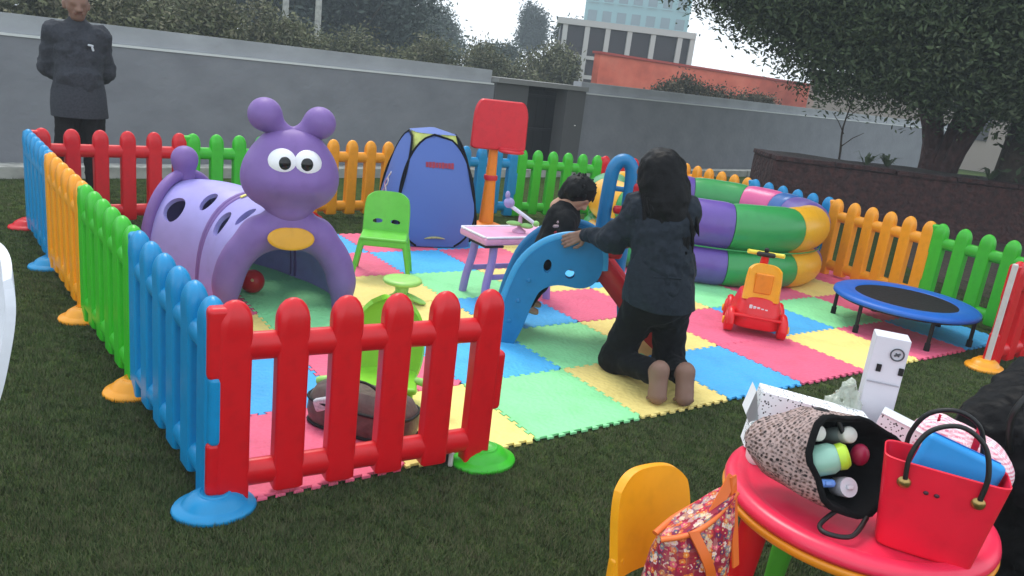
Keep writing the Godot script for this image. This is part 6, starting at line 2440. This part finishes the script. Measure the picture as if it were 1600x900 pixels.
func red_tote(ty: float) -> void:
	var t := thing("red_tote", "glossy red tote with black tube handles and gold studs", "tote bag", V(1.035, ty, -1.650), -0.42)
	var red := plastic("tote_red", Color(0.90, 0.07, 0.20), 0.4)
	var m := MB.new()
	var rings := []
	for e in [[0.002, 0.098, 0.045], [0.010, 0.103, 0.050], [0.10, 0.113, 0.058], [0.225, 0.130, 0.060]]:
		rings.append(ring_se(e[0], e[1], e[2], 40, 6.0))
	m.loft(rings, true, true, false)
	rings = []
	for e in [[0.225, 0.130, 0.060], [0.228, 0.128, 0.058], [0.224, 0.126, 0.056], [0.10, 0.108, 0.052], [0.02, 0.096, 0.046]]:
		rings.append(ring_se(e[0], e[1], e[2], 40, 6.0))
	m.loft(rings, true, false, true)
	obj("bag_body", m, red, t)
	var blk := plain("strap_black", Color(0.03, 0.03, 0.035), 0.35)
	for s in [1, -1]:
		m = MB.new()
		m.tube(curve([V(-0.078, 0.190, s * 0.068), V(-0.080, 0.25, s * 0.066), V(-0.055, 0.312, s * 0.058), V(0.0, 0.338, s * 0.052), V(0.052, 0.312, s * 0.058), V(0.074, 0.25, s * 0.066), V(0.072, 0.190, s * 0.068)], 6), 0.0058, 8)
		obj("handle", m, blk, t)
		for x in [-0.078, 0.072]:
			m = MB.new()
			m.lathe([Vector2(0.0, 0.008), Vector2(0.010, 0.007), Vector2(0.014, 0.002), Vector2(0.015, 0.0)], 16, Basis(V(1, 0, 0), V(0, 0, s), V(0, -s, 0)), V(x, 0.178, s * 0.0615))
			obj("stud", m, plain("stud_gold", Color(0.66, 0.55, 0.34), 0.3, 0.9), t)
	m = MB.new()
	for x in [-0.030, -0.008]:
		m.ell(V(x, 0.168, 0.0615), V(0.006, 0.005, 0.003), 8, 6)
	obj("eyelet", m, plain("eyelet_dark", Color(0.25, 0.10, 0.16), 0.5), t)
	t = thing("blue_pouch", "bright blue flat pouch sticking out of the red tote", "pouch", V(1.055, ty + 0.11, -1.665), -0.42)
	m = MB.new()
	m.rbox(V(0.008, 0.07, 0), V(0.175, 0.17, 0.035), 0.015, 3, Basis(V(0, 0, 1), -0.22) * Basis(V(1, 0, 0), -0.15))
	obj("cover", m, plastic("pouch_blue", Color(0.07, 0.56, 0.84), 0.45), t)
	m = MB.new()
	m.rbox(V(0.024, 0.152, -0.013), V(0.15, 0.006, 0.006), 0.002, 1, Basis(V(0, 0, 1), -0.22))
	obj("zip", m, plain("zip_blue", Color(0.06, 0.32, 0.62), 0.5), t)

# ------------------------------------------------------------------ yellow chair with the floral bag, white chair
func make_yellow_chair() -> void:
	var t := thing("plastic_chair", "yellow moulded children's chair carrying the floral bag", "chair", V(0.475, -0.0, -1.60), 0.55)
	var y := plastic("chair_yellow", Color(0.95, 0.64, 0.06), 0.36)
	var m := MB.new()
	m.rbox(V(0, 0.285, 0.02), V(0.29, 0.024, 0.28), 0.011, 2)
	obj("seat", m, y, t)
	m = MB.new()
	chair_back(m, 0.235, 0.33, 0.575, -0.12, 0.05, 0.024)
	obj("backrest", m, y, t)
	for s in [-1, 1]:
		m = MB.new()
		m.rbox(V(s * 0.104, 0.32, -0.112), V(0.036, 0.12, 0.028), 0.01, 2)
		obj("back_post", m, y, t)
	for e in [[-1, 1], [1, 1], [-1, -1], [1, -1]]:
		m = MB.new()
		m.tube([V(e[0] * 0.125, 0.28, 0.02 + e[1] * 0.12), V(e[0] * 0.155, 0.0, 0.02 + e[1] * 0.145)], [0.024, 0.017], 10)
		obj("leg", m, y, t)
	t = thing("floral_bag", "red floral print bag with orange leather straps on the yellow chair", "handbag", V(0.475, 0.297, -1.575), 0.42)
	var fl := printed("floral", 4.2, 0.6)
	m = MB.new()
	var rings := []
	for e in [[0.0, 0.090, 0.050], [0.012, 0.096, 0.056], [0.10, 0.098, 0.060], [0.20, 0.092, 0.050], [0.262, 0.086, 0.030]]:
		var rg := ring_se(e[0], e[1], e[2], 36, 3.4)
		for i in rg.size():
			rg[i].y += 0.055 * rg[i].x / 0.09 * (e[0] / 0.26)
		rings.append(rg)
	m.loft(rings)
	obj("bag_body", m, fl, t)
	var org := plastic("leather_orange", Color(0.86, 0.40, 0.11), 0.5)
	m = MB.new()
	m.tube(curve([V(-0.095, 0.215, 0.012), V(-0.04, 0.232, 0.032), V(0.02, 0.262, 0.032), V(0.09, 0.312, 0.012)], 5), 0.008, 8, true, 0.7)
	m.tube(curve([V(-0.095, 0.215, -0.012), V(-0.04, 0.232, -0.032), V(0.02, 0.262, -0.032), V(0.09, 0.312, -0.012)], 5), 0.008, 8, true, 0.7)
	obj("top_trim", m, org, t)
	m = MB.new()
	m.slab(func(u: float, v: float) -> Vector3:
		return V(-0.035 + 0.115 * v + (u - 0.5) * 0.026, 0.245 - 0.22 * v, 0.040 + 0.027 * sin(PI * minf(v * 1.4, 1.0))), 2, 14, 0.005)
	obj("strap", m, org, t)
	m = MB.new()
	m.slab(func(u: float, v: float) -> Vector3:
		return V(0.025 + 0.055 * v, 0.262 + 0.085 * v, 0.020 - 0.02 * v) + V(0.6, -0.4, 0.3) * (u - 0.5) * 0.030, 2, 8, 0.005)
	m.slab(func(u: float, v: float) -> Vector3:
		return V(0.080 + 0.012 * v, 0.347 - 0.20 * v, 0.0 + 0.055 * v) + V(0.9, 0.1, -0.3) * (u - 0.5) * 0.022, 2, 8, 0.005)
	obj("handle", m, org, t)
	t = thing("paper_note", "white paper slip lying on the lawn between yellow chair and table", "paper", V(0.62, 0.018, -1.90), 0.5)
	m = MB.new()
	m.slab(func(u: float, v: float) -> Vector3:
		return V((u - 0.5) * 0.13, 0.010 + 0.014 * sin(u * 3.0) * v, (v - 0.5) * 0.16), 6, 6, 0.001)
	obj("sheet", m, plain("note_white", Color(0.86, 0.85, 0.84), 0.8), t)

func make_white_chair() -> void:
	var t := thing("garden_chair", "white moulded garden chair, only the edge of its back in sight", "chair", V(-1.475, 0.0, -1.693), -0.45)
	var w := plastic("chair_white", Color(0.86, 0.87, 0.90), 0.4)
	var m := MB.new()
	m.slab(func(u: float, v: float) -> Vector3:
		var x := (u - 0.5) * 2.0
		var yy := 0.42 + 0.47 * v
		var hw := 0.22 * pow(maxf(1.0 - pow(absf(v - 0.55) / 0.62, 3.0), 0.05), 0.5)
		return V(x * hw, yy - 0.06 * x * x * v, -0.17 - 0.10 * v + 0.06 * x * x), 18, 22, 0.022)
	obj("backrest", m, w, t)
	m = MB.new()
	m.rbox(V(0, 0.42, 0.02), V(0.36, 0.03, 0.36), 0.014, 2)
	obj("seat", m, w, t)
	for e in [[-1, 1], [1, 1], [-1, -1], [1, -1]]:
		m = MB.new()
		m.tube([V(e[0] * 0.125, 0.41, 0.02 + e[1] * 0.10), V(e[0] * 0.13, 0.0, 0.02 + e[1] * 0.12)], [0.024, 0.018], 10)
		obj("leg", m, w, t)
